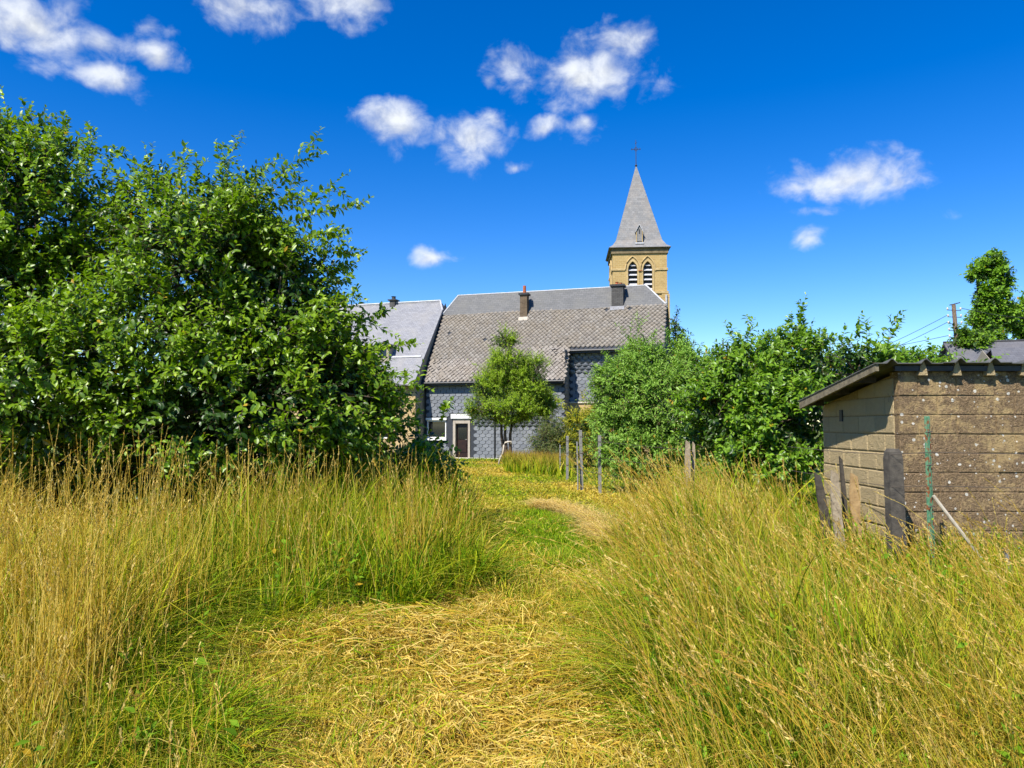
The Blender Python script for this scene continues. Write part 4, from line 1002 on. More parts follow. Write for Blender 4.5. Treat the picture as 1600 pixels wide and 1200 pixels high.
build_plant('leafy_bush', 'bright green broad-leaved bush rising behind the block shed', 'shrub', (base.x, 12.8, -.01), ells, 2100, (.32, .62), 12, .125, .068, PAL['bright'], M['leaf'], 66, droop=.22, trunk=.06, clump=3.0, thr=-.15, stems=[(0, 0), (.5, .1), (-.4, 0), (1.4, .1)], extra=wands, leaf_parts=200)
# --- feathery young tree before the house
ells = [E(795, 568, 33, .85, .8, .85), E(766, 605, 33, .85, .8, .65), E(828, 598, 33, .95, .9, .75), E(795, 640, 32.6, 1.3, 1.0, .6), E(791, 535, 33, .38, .4, .65), E(850, 632, 33.4, .6, .7, .5), E(748, 640, 32.8, .55, .6, .5), E(840, 575, 33, .5, .5, .5)]
base = P(790, 716, 33)
build_plant('feathery_tree', 'slender young tree with feathery light green foliage in front of the slate-hung house', 'tree', (base.x, 33, -.19), ells, 2100, (.45, .9), 18, .125, .042, PAL['feather'], M['leaf_soft'], 77, droop=.12, upb=.7, trunk=.075, clump=3.2, thr=-.2, tpl=LEAF5,
            stems=[(0, 0), (.18, .05), (-.12, .1)], extra=[wand(790, 540, 791, 507, 33, 0, 18), wand(770, 590, 735, 562, 33, .05, 14), wand(840, 590, 866, 560, 33, .05, 14), wand(745, 640, 728, 620, 33, .1, 12)], inner=.15, twig_r=.007)
# --- yellowing shrub
ells = [E(905, 670, 29, .55, .6, .7), E(930, 660, 29, .45, .5, .65), E(880, 690, 28.5, .5, .5, .45), E(905, 705, 28.5, .8, .6, .4)]
base = P(905, 730, 29)
build_plant('golden_shrub', 'yellow-green feathery shrub behind the fence posts', 'shrub', (base.x, 29, -.17), ells, 650, (.4, .85), 16, .14, .045, PAL['yellow'], M['leaf_soft'], 88, droop=.25, upb=.9, trunk=.03, thr=-.5, tpl=LEAF5, twig_r=.006, extra=[wand(890, 650, 868, 615, 29, .1, 14), wand(915, 640, 912, 608, 29, .02, 12)])
ells = [E(850, 690, 28, .55, .6, .5), E(862, 668, 28.5, .4, .5, .5), E(868, 720, 26, .5, .5, .4)]
base = P(855, 735, 28)
build_plant('thicket', 'dull green straggly thicket between the feathery tree and the golden shrub', 'shrub', (base.x, 28, -.16), ells, 260, (.4, .8), 14, .11, .035, [(.07, .10, .02), (.11, .14, .03), (.16, .18, .05), (.22, .2, .08)], M['leaf_soft'], 91, droop=.3, trunk=.02, thr=-.5, tpl=LEAF5, twig_r=.006)
# --- trees far right and one beside the church
def far_tree(lbl, nm, ells, seed, n, pal, base_px, Y, ll=.34, grp=None, trunk=.22):
    b = P(base_px, 700, Y)
    build_plant(nm, lbl, 'tree', (b.x, Y, -.2), ells, n, (.6, 1.2), 11, ll, ll * .62, PAL[pal], M['leaf_soft'], seed, droop=.1, trunk=trunk, clump=.9, thr=-.35, tpl=LEAF5, twig_r=.012, inner=.3, group=grp)
far_tree('tall light green tree with narrow crown beside the utility pole', 'broadleaf_tree', [E(1551, 422, 52, .70, .9, 1.15), E(1546, 465, 52, .95, 1.0, 1.2), E(1538, 500, 52, .80, .9, .7), E(1526, 425, 52, .45, .5, .35), E(1565, 490, 52, .75, .8, .8), E(1572, 440, 52, .3, .4, .4)], 101, 620, 'maple', 1549, 52)
far_tree('lower round tree with dark green crown behind the grey far roof', 'broadleaf_tree', [E(1600, 495, 54, 1.3, 1.3, 1.4), E(1625, 520, 54, 1.5, 1.3, 1.5), E(1660, 470, 54, 2.0, 1.8, 2.2)], 102, 800, 'maple', 1625, 54)
far_tree('narrow columnar tree beside the church tower', 'columnar_tree', [E(1056, 505, 44, .35, .5, .9), E(1058, 545, 44, .5, .6, 1.2), E(1056, 590, 44, .6, .6, 1.4)], 103, 420, 'bright', 1056, 44, .22, trunk=.10)
far_tree('small bright shrub below the tall tree by the far roof', 'garden_shrub', [E(1555, 530, 46, .6, .6, .6), E(1520, 540, 45, .9, .7, .6), E(1505, 528, 45, .35, .4, .5)], 104, 300, 'bright', 1530, 46, .26, trunk=.08)
far_tree('dense green hedge tree behind the leafy bush', 'hedge_tree', [E(1290, 580, 24, 1.2, .9, .55), E(1200, 590, 24, 1.2, .9, .6), E(1380, 585, 24, 1.2, .9, .5)], 105, 600, 'bright', 1290, 24, .16, trunk=.1)

# ------------------------------------------------------------------ far farm building, pole and wires
def make_far():
    a = R(14); b = P(1520, 700, 42)
    root = empty('farm_building', (b.x, b.y, -.2), -a)
    tag(root, 'dark grey slate-roofed farm building beyond the shed', 'building')
    rl, ez, W, D = 6.75, 4.5, 15, 7
    up = Vector((0, 3.5, rl - ez)).normalized()
    MB().box(0, W, .3, D - .3, 0, ez - .05).build('wall', M['plaster_grey'], root)
    for x in (0, W - .02): MB().prism([(x, .3, ez - .05), (x, D - .3, ez - .05), (x, D / 2, rl - .1)], (.02, 0, 0)).build('gable', M['plaster_grey'], root)
    slab('roof', [(-.3, 0, ez), (W + .3, 0, ez), (W + .3, D / 2, rl), (-.3, D / 2, rl)], .1, M['slate_dark'], root, (1, 0, 0), up)
    slab('roof', [(W + .3, D, ez), (-.3, D, ez), (-.3, D / 2, rl), (W + .3, D / 2, rl)], .1, M['slate_dark'], root, (1, 0, 0), (0, -up.y, up.z))
    MB().tube([(-.3, D / 2, rl + .03), (W + .3, D / 2, rl + .03)], .07, 6).build('ridge_strip', M['slate_dark'], root)
    for x in (2.5, 6.5, 10.5):
        w = MB().box(x, x + 1.0, .285, .31, 1.1, 2.3).build('window', M['glass'], root)
        MB().box(x - .08, x + 1.08, .20, .284, 1.0, 1.08).build('sill', M['white_stone'], w)
    # small gabled annex roof nearer
    b = P(1572, 700, 30); r2 = empty('outhouse', (b.x, b.y, -.15), -R(12)); tag(r2, 'small outhouse with steel-blue sloped roof just behind the shed roof', 'building')
    W, D, ez, rl = 5.0, 4.0, 3.8, 4.95
    MB().box(0, W, .2, D - .2, 0, ez - .05).build('wall', M['plaster_grey'], r2)
    for x in (0.01, W - .03): MB().prism([(x, .2, ez - .05), (x, D - .2, ez - .05), (x, D / 2, rl - .1)], (.02, 0, 0)).build('gable', M['plaster_grey'], r2)
    up = Vector((0, 2, rl - ez)).normalized()
    slab('roof', [(-.25, 0, ez), (W + .3, 0, ez), (W + .3, D / 2, rl), (.35, D / 2, rl)], .08, M['slate_dark'], r2, (1, 0, 0), up)
    slab('roof', [(W + .3, D, ez), (-.25, D, ez), (.35, D / 2, rl), (W + .3, D / 2, rl)], .08, M['slate_dark'], r2, (1, 0, 0), (0, -up.y, up.z))
    b = P(1462, 700, 44); r3 = empty('barn', (b.x, b.y, -.2), 0); tag(r3, 'low flat-roofed barn with bluish roof left of the utility pole', 'building')
    MB().box(0, 1.5, 0, 3.5, 0, 5.45).build('wall', M['plaster_grey'], r3)
    MB().prism([(-.2, -.3, 5.455), (1.7, -.3, 5.455), (1.7, 3.8, 5.9), (-.2, 3.8, 5.9)], (0, 0, .12)).build('roof', M['slate_dark'], r3)
make_far()
def make_pole():
    Y = 45.0; t = P(1490, 476, Y); bx = P(1497, 560, Y).x + .25
    root = empty('utility_pole', (bx, Y, -.2)); tag(root, 'brown wooden utility pole with rows of insulators', 'pole')
    H = t.z + .2; lean = t.x - bx
    def at(h): return Vector((lean * h / H, 0, h))
    MB().tube([at(-.3), at(H * .5), at(H)], [.17, .145, .115], 10).build('post', M['bark'], root, smooth=True)
    ins = []
    for i in range(7):
        h = H - .35 - i * .42
        arm = MB().tube([at(h) + Vector((-.42, 0, .02)), at(h) + Vector((.42, 0, -.02))], .022, 5).build('bracket', M['iron'], root)
        for q in (-1, 1):
            p = at(h) + Vector((q * .40, 0, .02)); MB().tube([p, p + Vector((0, 0, .07)), p + Vector((0, 0, .16))], [.03, .06, .035], 8).build('insulator', M['white_stone'], arm)
            ins.append((root.location + p + Vector((0, 0, .12))))
    MB().tube([at(H) + Vector((-.25, 0, -.03)), at(H) + Vector((.4, 0, .13))], .03, 5).build('top_arm', M['iron'], root)
    def wire(a, b, sag, lbl):
        pts = [a.lerp(b, k / 12) - Vector((0, 0, sag * 4 * (k / 12) * (1 - k / 12))) for k in range(13)]
        tag(MB().tube(pts, .016, 4).build('overhead_wire', M['dark_metal']), lbl, 'wire', 'overhead wires')
    wire(ins[2], P(1280, 580, 60), .25, 'upper overhead wire running down from the utility pole over the leafy bush')
    wire(ins[4], P(1270, 590, 60), .3, 'middle overhead wire running down from the utility pole over the leafy bush')
    wire(ins[8], P(1260, 560, 80), .2, 'lowest overhead wire running from the utility pole behind the leafy bush')
    wire(ins[1], P(1640, 500, 44), .12, 'overhead wire from the pole top into the tall tree')
    wire(ins[11], P(1680, 530, 60), .2, 'thin overhead wire from the pole foot passing behind the tall tree')
make_pole()

# ------------------------------------------------------------------ fence posts, stakes, wires
GRP = 'fence along the mown path'
def angle_post(px, ytop, Y, lbl, w=.055, lean=(0, 0)):
    zb = float(gz(P(px, 750, Y).x, Y)); t = P(px, ytop, Y); h = t.z - zb
    root = empty('fence_post', (t.x, Y, zb)); tag(root, lbl, 'post', GRP)
    m = MB(); m.prism([(-w / 2, 0, -.2), (w / 2, 0, -.2), (w / 2 + lean[0], lean[1], h), (-w / 2 + lean[0], lean[1], h)], (0, .008, 0)); m.build('flange', M['galv'], root)
    m = MB(); m.prism([(-w / 2 + .002, .009, -.2), (-w / 2 + .002, w, -.2), (-w / 2 + lean[0] + .002, w + lean[1], h - .004), (-w / 2 + lean[0] + .002, .009 + lean[1], h - .004)], (.008, 0, 0)); m.build('web', M['galv'], root)
    for k in range(3):
        z = h * (.35 + .27 * k); MB().box(-w / 2 - .008, w / 2 + .008, -.006, -.001, z - .008, z + .008).build('wire_clip', M['wire'], root)
    return Vector((t.x, Y - .006, zb)), h
pp = [angle_post(875, 695, 23.0, 'thin grey steel fence post at the end of the tall grass clump', .04),
      angle_post(886, 681, 20.2, 'grey steel fence post standing by the tall grass clump', .066, (.01, 0)),
      angle_post(909, 672, 16.9, 'tallest grey steel fence post, with a stay beside it', .07, (-.03, 0)),
      angle_post(937, 680, 15.9, 'grey steel fence post where the tall dry grass begins', .066, (.0, 0))]
for frac, nm in ((.35, 'lowest'), (.62, 'middle'), (.89, 'top')):
    pts = [b + Vector((0, 0, h * frac)) for b, h in pp]
    pts.append(Vector((3.1, 12.2, 1.15 * frac)))
    tag(MB().tube(pts, .0035, 4).build('fence_wire', M['wire']), nm + ' wire strung along the steel fence posts', 'wire', 'wires of the fence along the path')
def stay(p0, p1, r, mat, nm, lbl, cat):
    return tag(MB().tube([p0, (Vector(p0) + Vector(p1)) / 2 + Vector((.004, 0, .004)), p1], [r, r * .95, r * .85], 7).build(nm, M[mat]), lbl, cat)
stay(P(905, 690, 16.9) + Vector((-.05, -.03, 0)), Vector((P(903, 690, 16.9).x - .02, 16.75, -.05)), .018, 'galv', 'stay_rod', 'thin rod standing beside the tallest steel fence post', 'rod')
def stake(px, ytop, Y, w, lbl, mat='wood_grey', lean=(0, 0), t=.03, rnd=0.0, name='wooden_stake', grp=None):
    p = P(px, ytop, Y); zb = float(gz(p.x, Y)); h = p.z - zb
    m = MB(); n = 6; V = []
    for k in range(n):
        f = k / (n - 1); ww = w * (1 - .12 * f) * (1 + .05 * math.sin(k * 2.1 + px)); x = lean[0] * f * h + .006 * math.sin(k * 1.7 + px); y = lean[1] * f * h
        if k == n - 1: ww *= .7
        z = -.15 + (h + .15) * f
        V += [(x - ww / 2, y - t / 2, z + (.02 if k == n - 1 else 0)), (x + ww / 2, y - t / 2, z - (.02 if k == n - 1 else 0)), (x + ww / 2, y + t / 2, z - (.02 if k == n - 1 else 0)), (x - ww / 2, y + t / 2, z + (.02 if k == n - 1 else 0))]
    F = []
    for k in range(n - 1):
        for j in range(4): F.append((k * 4 + j, k * 4 + (j + 1) % 4, k * 4 + 4 + (j + 1) % 4, k * 4 + 4 + j))
    F += [(3, 2, 1, 0), tuple((n - 1) * 4 + j for j in range(4))]
    o = m.add(V, F).build(name, M[mat]); o.location = (p.x, Y, zb); tag(o, lbl, 'stake' if name == 'wooden_stake' else 'board', grp)
    return o
stake(1074, 690, 11.2, .085, 'split grey wooden stake rising from the dry grass under the leafy bush', t=.06)
stake(1081, 692, 11.3, .05, 'thin grey wooden stake right beside the split one', t=.04, lean=(.02, 0))
stake(1297, 742, 7.9, .10, 'short dark leaning board against the shed side', 'wood_dark', (-.12, .05), name='old_board')
stake(1312, 738, 7.75, .105, 'pale grey weathered board standing before the shed side', 'wood_grey', (-.05, .03), name='old_board')
stake(1322, 716, 7.95, .045, 'thin dark lath behind the pale grey board', 'wood_dark', (-.04, .02), name='old_board')
stake(1338, 742, 7.85, .11, 'tan board next to the thin dark lath', 'wood_tan', (-.02, .03), name='old_board')
def make_dark_post():
    p = P(1397, 701, 7.25); m = MB(); h = p.z
    w = .135; V = []; prof = [(0, -.2), (0, h * .5), (0, h - .10), (.25, h - .03), (.7, h)]
    for k, (c, z) in enumerate(prof):
        a = w / 2 * (1 - .55 * c)
        x = -.012 * z
        V += [(x - a, -a * .9, z), (x + a, -a * .9, z), (x + a, a * .9, z), (x - a, a * .9, z)]
    F = []
    for k in range(len(prof) - 1):
        for j in range(4): F.append((k * 4 + j, k * 4 + (j + 1) % 4, k * 4 + 4 + (j + 1) % 4, k * 4 + 4 + j))
    F.append(tuple((len(prof) - 1) * 4 + j for j in range(4)))
    o = m.add(V, F).build('old_post', M['concrete_post']); o.location = (p.x, 7.25, 0)
    tag(o, 'thick dark weathered round-topped post at the shed corner', 'post')
    return p
dp = make_dark_post()
def make_green_pole():
    p = P(1449, 650, 6.95); root = empty('green_pole', (p.x, 6.95, 0)); tag(root, 'green painted rusty iron pole before the shed front', 'pole')
    h = p.z
    MB().prism([(-.034, 0, -.2), (.034, 0, -.2), (.028, .01, h), (-.022, .01, h)], (0, .006, 0)).build('flange', M['green_rust'], root)
    MB().prism([(-.004, -.03, -.2), (-.004, -.001, -.2), (-.004, .009, h), (-.004, -.018, h - .02)], (.007, 0, 0)).build('web', M['green_rust'], root)
    for z in (h * .45, h * .7, h * .9): MB().tube([(-.03, -.02, z), (.03, -.02, z + .01)], .006, 6).build('wire_hook', M['wire'], root)
    return p
gp = make_green_pole()
stay((gp.x + .02, 6.93, .80), (gp.x + .55, 6.75, -.05), .016, 'tube_white', 'stay_rod', 'pale rod leaning from the green pole down to the right', 'rod')
stay((gp.x + .42, 6.55, .38), (gp.x + .47, 6.5, -.05), .02, 'galv', 'metal_stub', 'short grey metal stub in the grass below the pale rod', 'rod')
for zz, lb in ((1.17, 'upper'), (.86, 'lower')):
    pts = [Vector((SHX - .35, 9.9, zz)), Vector((4.0 - .25, 8.4, zz - .02)), Vector((dp.x - .07, 7.2, zz)), Vector((gp.x - .02, 6.93, zz + .03)), Vector((gp.x + 2.2, 6.6, zz))]
    tag(MB().tube(pts, .003, 4).build('fence_wire', M['wire']), lb + ' wire running past the dark post to the green pole', 'wire', 'wires by the shed')
# bent tube by the young tree, bucket in the grass, hoop by the shed
def make_small():
    b = P(783, 722, 31.5); z0 = float(gz(b.x, 31.5))
    p = [(-.12, 0, -.05), (-.06, 0, .22), (.08, 0, .50), (.11, 0, .82), (.17, 0, .93), (.32, 0, .96), (.42, 0, .97), (.44, 0, .86)]
    o = MB().tube([Vector(q) for q in p], .035, 8).build('bent_tube', M['tube_white'], smooth=True); o.location = (b.x, 31.5, z0); tag(o, 'pale bent tube leaning at the foot of the feathery tree', 'tube')
make_small()

# ------------------------------------------------------------------ grass
STRAW = np.array([(.44, .31, .035), (.60, .44, .065), (.74, .57, .135), (.53, .355, .036)])
GREEN = np.array([(.070, .170, .004), (.14, .265, .006), (.24, .345, .009), (.40, .43, .016)])
def blades(r, x, y, h, w, lean, bend, greenness, seg=4, flat=None, z0=None, twist=None):
    """curved tapering blades. lean: (n,) azimuth, bend (n,), greenness (n,) 0 dry..1 green"""
    n = len(x); t = np.linspace(0, 1, seg + 1)
    zb = gz(x, y) - .01 if z0 is None else z0
    ld = np.stack([np.cos(lean), np.sin(lean), np.zeros(n)], -1)
    vert = 1 - .45 * np.clip(bend, 0, 1.6)[:, None] * t[None] ** 1.6
    kink = r.normal(0, .09, (n, 1)) * np.sin(t[None] * r.uniform(2, 6, (n, 1)))
    perp = np.stack([-ld[:, 1], ld[:, 0], ld[:, 2]], -1)
    c = np.stack([x, y, zb], -1)[:, None] + ld[:, None] * (h[:, None] * bend[:, None] * (.25 * t[None] + .75 * t[None] ** 2))[..., None] + perp[:, None] * (h[:, None] * kink)[..., None]
    c[..., 2] += h[:, None] * t[None] * vert
    tw = r.uniform(-.9, .9, n) if twist is None else twist
    sd = perp * np.cos(tw)[:, None] + ld * np.sin(tw)[:, None]
    ww = w[:, None] * (1 - t[None]) ** .55 * (.75 + .25 * np.sin(t[None] * 3.0))
    A = c - sd[:, None] * ww[..., None] / 2; B = c + sd[:, None] * ww[..., None] / 2
    V = np.empty((n, 2 * seg + 1, 3)); V[:, 0:2 * seg:2] = A[:, :-1]; V[:, 1:2 * seg:2] = B[:, :-1]; V[:, 2 * seg] = c[:, -1]
    k = 2 * seg + 1; off = (np.arange(n) * k)[:, None]
    q = np.concatenate([off + np.array([[2 * i, 2 * i + 1, 2 * i + 3, 2 * i + 2]]) for i in range(seg - 1)], 0)
    tr = off + np.array([[2 * seg - 2, 2 * seg - 1, 2 * seg]])
    si = r.integers(0, 4, n); gi = r.integers(0, 4, n)
    tt = np.concatenate([np.repeat(t[:-1], 2), [1.0]])
    g = np.clip(greenness[:, None] + .35 - .75 * tt[None], 0, 1)[..., None]
    col = STRAW[si][:, None] * (1 - g) + GREEN[gi][:, None] * g
    col = col * r.uniform(.8, 1.15, (n, 1, 1))
    return V.reshape(-1, 3), q, tr, col.reshape(-1, 3), c
def join(parts):
    V = []; F = {}; C = []; off = 0
    for v, fs, c in parts:
        V.append(v); C.append(c)
        for f in fs: F.setdefault(f.shape[1], []).append(f + off)
        off += len(v)
    return np.concatenate(V), [np.concatenate(x) for x in F.values()], np.concatenate(C)
def seed_stalks(r, x, y, h, lean, bend, wide):
    """dry flowering stems with a branched seed head"""
    n = len(x); m = 6; t = np.linspace(0, 1, m)
    ld = np.stack([np.cos(lean), np.sin(lean), np.zeros(n)], -1)
    c = np.stack([x, y, gz(x, y) - .01], -1)[:, None] + ld[:, None] * (h[:, None] * bend[:, None] * (.35 * t[None] + .65 * t[None] ** 2.2))[..., None]
    c[..., 2] += h[:, None] * t[None] * (1 - .3 * bend[:, None] * t[None] ** 2)
    rad = wide[:, None] * np.linspace(1, .45, m)[None]
    V, F = tubes(c, rad, 3)
    si = STRAW[r.integers(0, 4, n)]; g = GREEN[r.integers(1, 4, n)]
    mixg = np.clip(r.uniform(-.3, .7, n)[:, None] - t[None] * .5, 0, 1)[..., None]
    col = si[:, None] * (1 - mixg) + g[:, None] * mixg
    parts = [(V, [F], np.repeat(col.reshape(-1, 3), 3, 0))]
    k = 20; tt = 1 - r.uniform(.0, .15, (n, k)) * 1.0
    idx = np.clip(tt * (m - 1), 0, m - 1.001); i0 = idx.astype(int); f = (idx - i0)[..., None]
    rows = np.arange(n)[:, None]
    pos = c[rows, i0] * (1 - f) + c[rows, i0 + 1] * f
    tan = unit(c[:, -1] - c[:, -2])[:, None]
    ax = unit(tan + r.normal(0, .26, (n, k, 3))); nor = unit(r.normal(size=(n, k, 3)))
    L = r.uniform(.009, .021, (n, k)) * (wide[:, None] / .0016) ** .6; Wd = L * r.uniform(.16, .28, (n, k))
    v, ff = leaves(LEAF4, pos.reshape(-1, 3), ax.reshape(-1, 3), nor.reshape(-1, 3), L.ravel(), Wd.ravel())
    sc = np.array([(.58, .39, .09), (.68, .49, .14), (.48, .29, .055), (.74, .57, .20)])[r.integers(0, 4, (n))][:, None] * r.uniform(.8, 1.15, (n, k, 1))
    parts.append((v, ff, np.repeat(sc.reshape(-1, 3), 4, 0)))
    return parts
def sample(r, n, y0, y1, power, cond, spread=.78, pad=1.0, xlim=None):
    xs, ys, tot = [], [], 0
    for _ in range(80):
        m = n * 2; u = r.uniform(size=m)
        if abs(power - 1) < 1e-6: y = y0 * (y1 / y0) ** u
        else: e = 1 - power; y = (y0 ** e + u * (y1 ** e - y0 ** e)) ** (1 / e)
        x = r.uniform(-1, 1, m) * (spread * y + pad)
        ok = cond(x, y); xs.append(x[ok]); ys.append(y[ok]); tot += ok.sum()
        if tot >= n: break
    return np.concatenate(xs)[:n], np.concatenate(ys)[:n]
def tufted(r, n, y0, y1, power, cond, per=22, rad=.11):
    """blade roots gathered in tussocks; returns x, y, the outward azimuth and the distance from the tussock centre"""
    cx, cy = sample(r, n // per + 1, y0, y1, power, cond)
    k = np.repeat(np.arange(len(cx)), per)[:n]; a = r.uniform(0, 6.28, len(k)); tr = rad * r.uniform(.6, 1.7, len(cx))[k]
    q = np.abs(r.normal(0, .6, len(k))); x = cx[k] + np.cos(a) * tr * q; y = cy[k] + np.sin(a) * tr * q
    return x, y, a, np.clip(q, 0, 1.6), k
def patch(x, y, s, seed): return wavy(np.stack([x, y], -1), s, seed)

def make_tall(side):
    r = np.random.default_rng(200 + side)
    if side == 0:
        edge = lambda x, y: lbound(y) - x
        cond0 = lambda x, y: (edge(x, y) > 0) & (y + x * .0 < 11.5)
        n1, n2 = 58000, 1900
    else:
        edge = lambda x, y: x - rbound(y)
        cond0 = lambda x, y: (edge(x, y) > 0) & ((x < SHX - .1) | (y < SHY - .12)) & (y < 13.0)
        n1, n2 = 58000, 2500
    ragged = lambda x, y: edge(x, y) + .26 * patch(x, y, 2.6, 8) + .12 * patch(x, y, 8, 9)
    cond = lambda x, y: cond0(x, y) & (ragged(x, y) > 0) & (r.uniform(size=len(x)) < .35 + .65 * sstep(0, .5, ragged(x, y)))
    x, y, out_az, qd, tk = tufted(r, n1, 2.0, 13.0, 1.15, cond)
    if side == 1: ok = (x < SHX - .06) | (y < SHY - .08); x, y, out_az, qd, tk = x[ok], y[ok], out_az[ok], qd[ok], tk[ok]
    th = r.normal(1, .17, tk.max() + 1)[tk]; tg = r.normal(0, .26, tk.max() + 1)[tk]
    e = sstep(-.15, 1.25 if side == 0 else .9, ragged(x, y)); near = sstep(1.8, 4.6, y)
    if side == 0: hb = (.34 + .50 * near + .12 * sstep(5.2, 7.2, y)) * (.38 + .62 * e)
    else:
        wallf = 1 - .44 * sstep(.30, .54, x / y) * sstep(3.6, 6.4, y)
        hb = (.36 + .36 * near) * (.42 + .58 * e) * wallf
    h = hb * th * r.uniform(.55, 1.15, len(x)) * (1 + .26 * patch(x, y, 2.3, 10) + .12 * patch(x, y, .9, 16))
    if side == 0:
        dryleft = sstep(-.47, -.66, x / y)
        gr = 1.20 + .42 * patch(x, y, 1.1, 12) - .62 * dryleft - .25 * sstep(6.4, 8.0, y)
    else:
        gr = .90 + .44 * patch(x, y, 1.2, 13) - .30 * sstep(5.2, 8.0, y)
    gr = gr + tg + r.normal(0, .24, len(x))
    lean = out_az + r.normal(0, .7, len(x)); bend = np.abs(r.normal(.16, .16, len(x)) + .34 * qd)
    flop = r.uniform(size=len(x)) < .14 + .42 * (1 - e); bend = np.where(flop, r.uniform(.6, 1.5, len(x)), bend)
    lean = np.where(flop & (e < .75), r.normal(-.35 if side == 0 else math.pi + .35, .7, len(x)), lean); h = np.where(flop, h * 1.12, h)
    if side == 1:
        lean = np.where(r.uniform(size=len(x)) < .45, r.normal(math.pi * .92, .6, len(x)), lean)
    w = (.0046 + .00070 * y) * r.uniform(.55, 1.6, len(x)); w = np.where(gr > .7, w * 1.35, w)
    V, q, tr, col, _ = blades(r, x, y, h, w, lean, bend, gr)
    parts = [(V, [q, tr], col)]
    # low dense undergrowth
    x, y = sample(r, int(n1 * .45), 2.2, 12.0, 1.2, cond); e = sstep(-.05, .6, ragged(x, y))
    h = r.uniform(.12, .36, len(x)) * (.5 + .5 * e); gr = .9 + r.normal(0, .3, len(x)) + .2 * patch(x, y, 1.3, 14)
    V, q, tr, col, _ = blades(r, x, y, h, (.004 + .0008 * y) * r.uniform(.7, 1.5, len(x)), r.uniform(0, 6.28, len(x)), np.abs(r.normal(.45, .3, len(x))), gr, seg=3)
    parts.append((V, [q, tr], col))
    # flowering stems
    x, y, _a, _q, _k = tufted(r, n2, 2.3, 10.5, .55, lambda a, b: cond0(a, b) & (ragged(a, b) > .12), 5, .16)
    ok = cond0(x, y); x, y = x[ok], y[ok]
    if side == 0:
        h = r.uniform(.88, 1.50, len(x)) * (.62 + .38 * sstep(.1, 1.1, ragged(x, y))) * (.58 + .38 * sstep(2.3, 5.5, y)); h *= 1 + .13 * patch(x, y, 1.1, 15)
        lean = r.uniform(0, 6.28, len(x)); bend = np.abs(r.normal(.20, .18, len(x)))
    else:
        wallf = 1 - .48 * sstep(.28, .52, x / y) * sstep(3.6, 6.2, y) * (r.uniform(size=len(x)) < .9)
        h = r.uniform(.66, 1.22, len(x)) * (1 + .10 * sstep(.34, .2, x / y) * sstep(6, 8, y)) * (.62 + .38 * sstep(2.3, 5.5, y)) * wallf
        lean = r.normal(math.pi * .95, .55, len(x)); bend = np.abs(r.normal(.34, .18, len(x)))
    parts += seed_stalks(r, x, y, h, lean, bend, (.0011 + .00022 * y) * r.uniform(.8, 1.3, len(x)))
    m = 260; x, y = sample(r, m, 2.6, 9.0, .9, lambda a, b: cond0(a, b) & (ragged(a, b) > .05))   # broad-leaved weeds among the grass
    pw, aw, nw, Lw, Ww, cw, clw = shoots(r, np.stack([x, y, gz(x, y)], -1), np.stack([r.normal(0, .2, m), r.normal(0, .2, m), np.ones(m)], -1), r.uniform(.3, .78, m) * (.6 + .4 * sstep(2.5, 5, y)), 11, .05, .075, .032, PAL['bright'], spread=1.1, yellow=.03)
    vw, fw = leaves(LEAF5, pw, aw, nw, Lw, Ww); parts.append((vw, fw, np.repeat(cw, 5, 0)))
    vw, fw = tubes(clw, np.linspace(1, .4, 4)[None] * np.full((m, 1), .003), 3); parts.append((vw, [fw], np.tile(np.array([[.16, .20, .03]]), (len(vw), 1))))
    if side == 0:       # golden standing clump and scattered lodged stems
        for (px, Y, m, hh) in ((135, 3.7, 260, 1.02), (70, 3.2, 160, .8), (20, 4.2, 200, 1.0), (250, 4.6, 120, .95), (640, 6.6, 120, .95)):
            c0 = P(px, 900, Y); x = c0.x + r.normal(0, .11, m); y = Y + r.normal(0, .13, m)
            V, q, tr, col, _ = blades(r, x, y, hh * r.uniform(.6, 1.1, m), (.004 + .0005 * Y) * r.uniform(.7, 1.4, m), r.uniform(0, 6.28, m), np.abs(r.normal(.12, .14, m)), np.full(m, -.2))
            parts.append((V, [q, tr], col)); k2 = m // 5
            parts += seed_stalks(r, x[:k2], y[:k2], hh * r.uniform(1.0, 1.25, k2), r.uniform(0, 6.28, k2), np.abs(r.normal(.12, .1, k2)), np.full(k2, .0023))
    else:               # big drooping seed heads
        m = 130; x, y = sample(r, m, 2.3, 6.2, .6, lambda a, b: cond0(a, b) & (ragged(a, b) > .15))
        parts += seed_stalks(r, x, y, r.uniform(.75, 1.0, m) * (.72 + .28 * sstep(2.3, 4.5, y)), r.normal(math.pi * .93, .3, m), r.uniform(.45, .85, m), np.full(m, .0034))
    V, Fs, C = join(parts)
    o = link('tall_grass', np_mesh('tall_grass', V, Fs, M['grass'], C))
    tag(o, ['uncut green and straw-coloured meadow grass in front of the fruit trees', 'uncut dry seeding grass between the mown strip and the block shed'][side], 'grass', kind='stuff')
make_tall(0); make_tall(1)

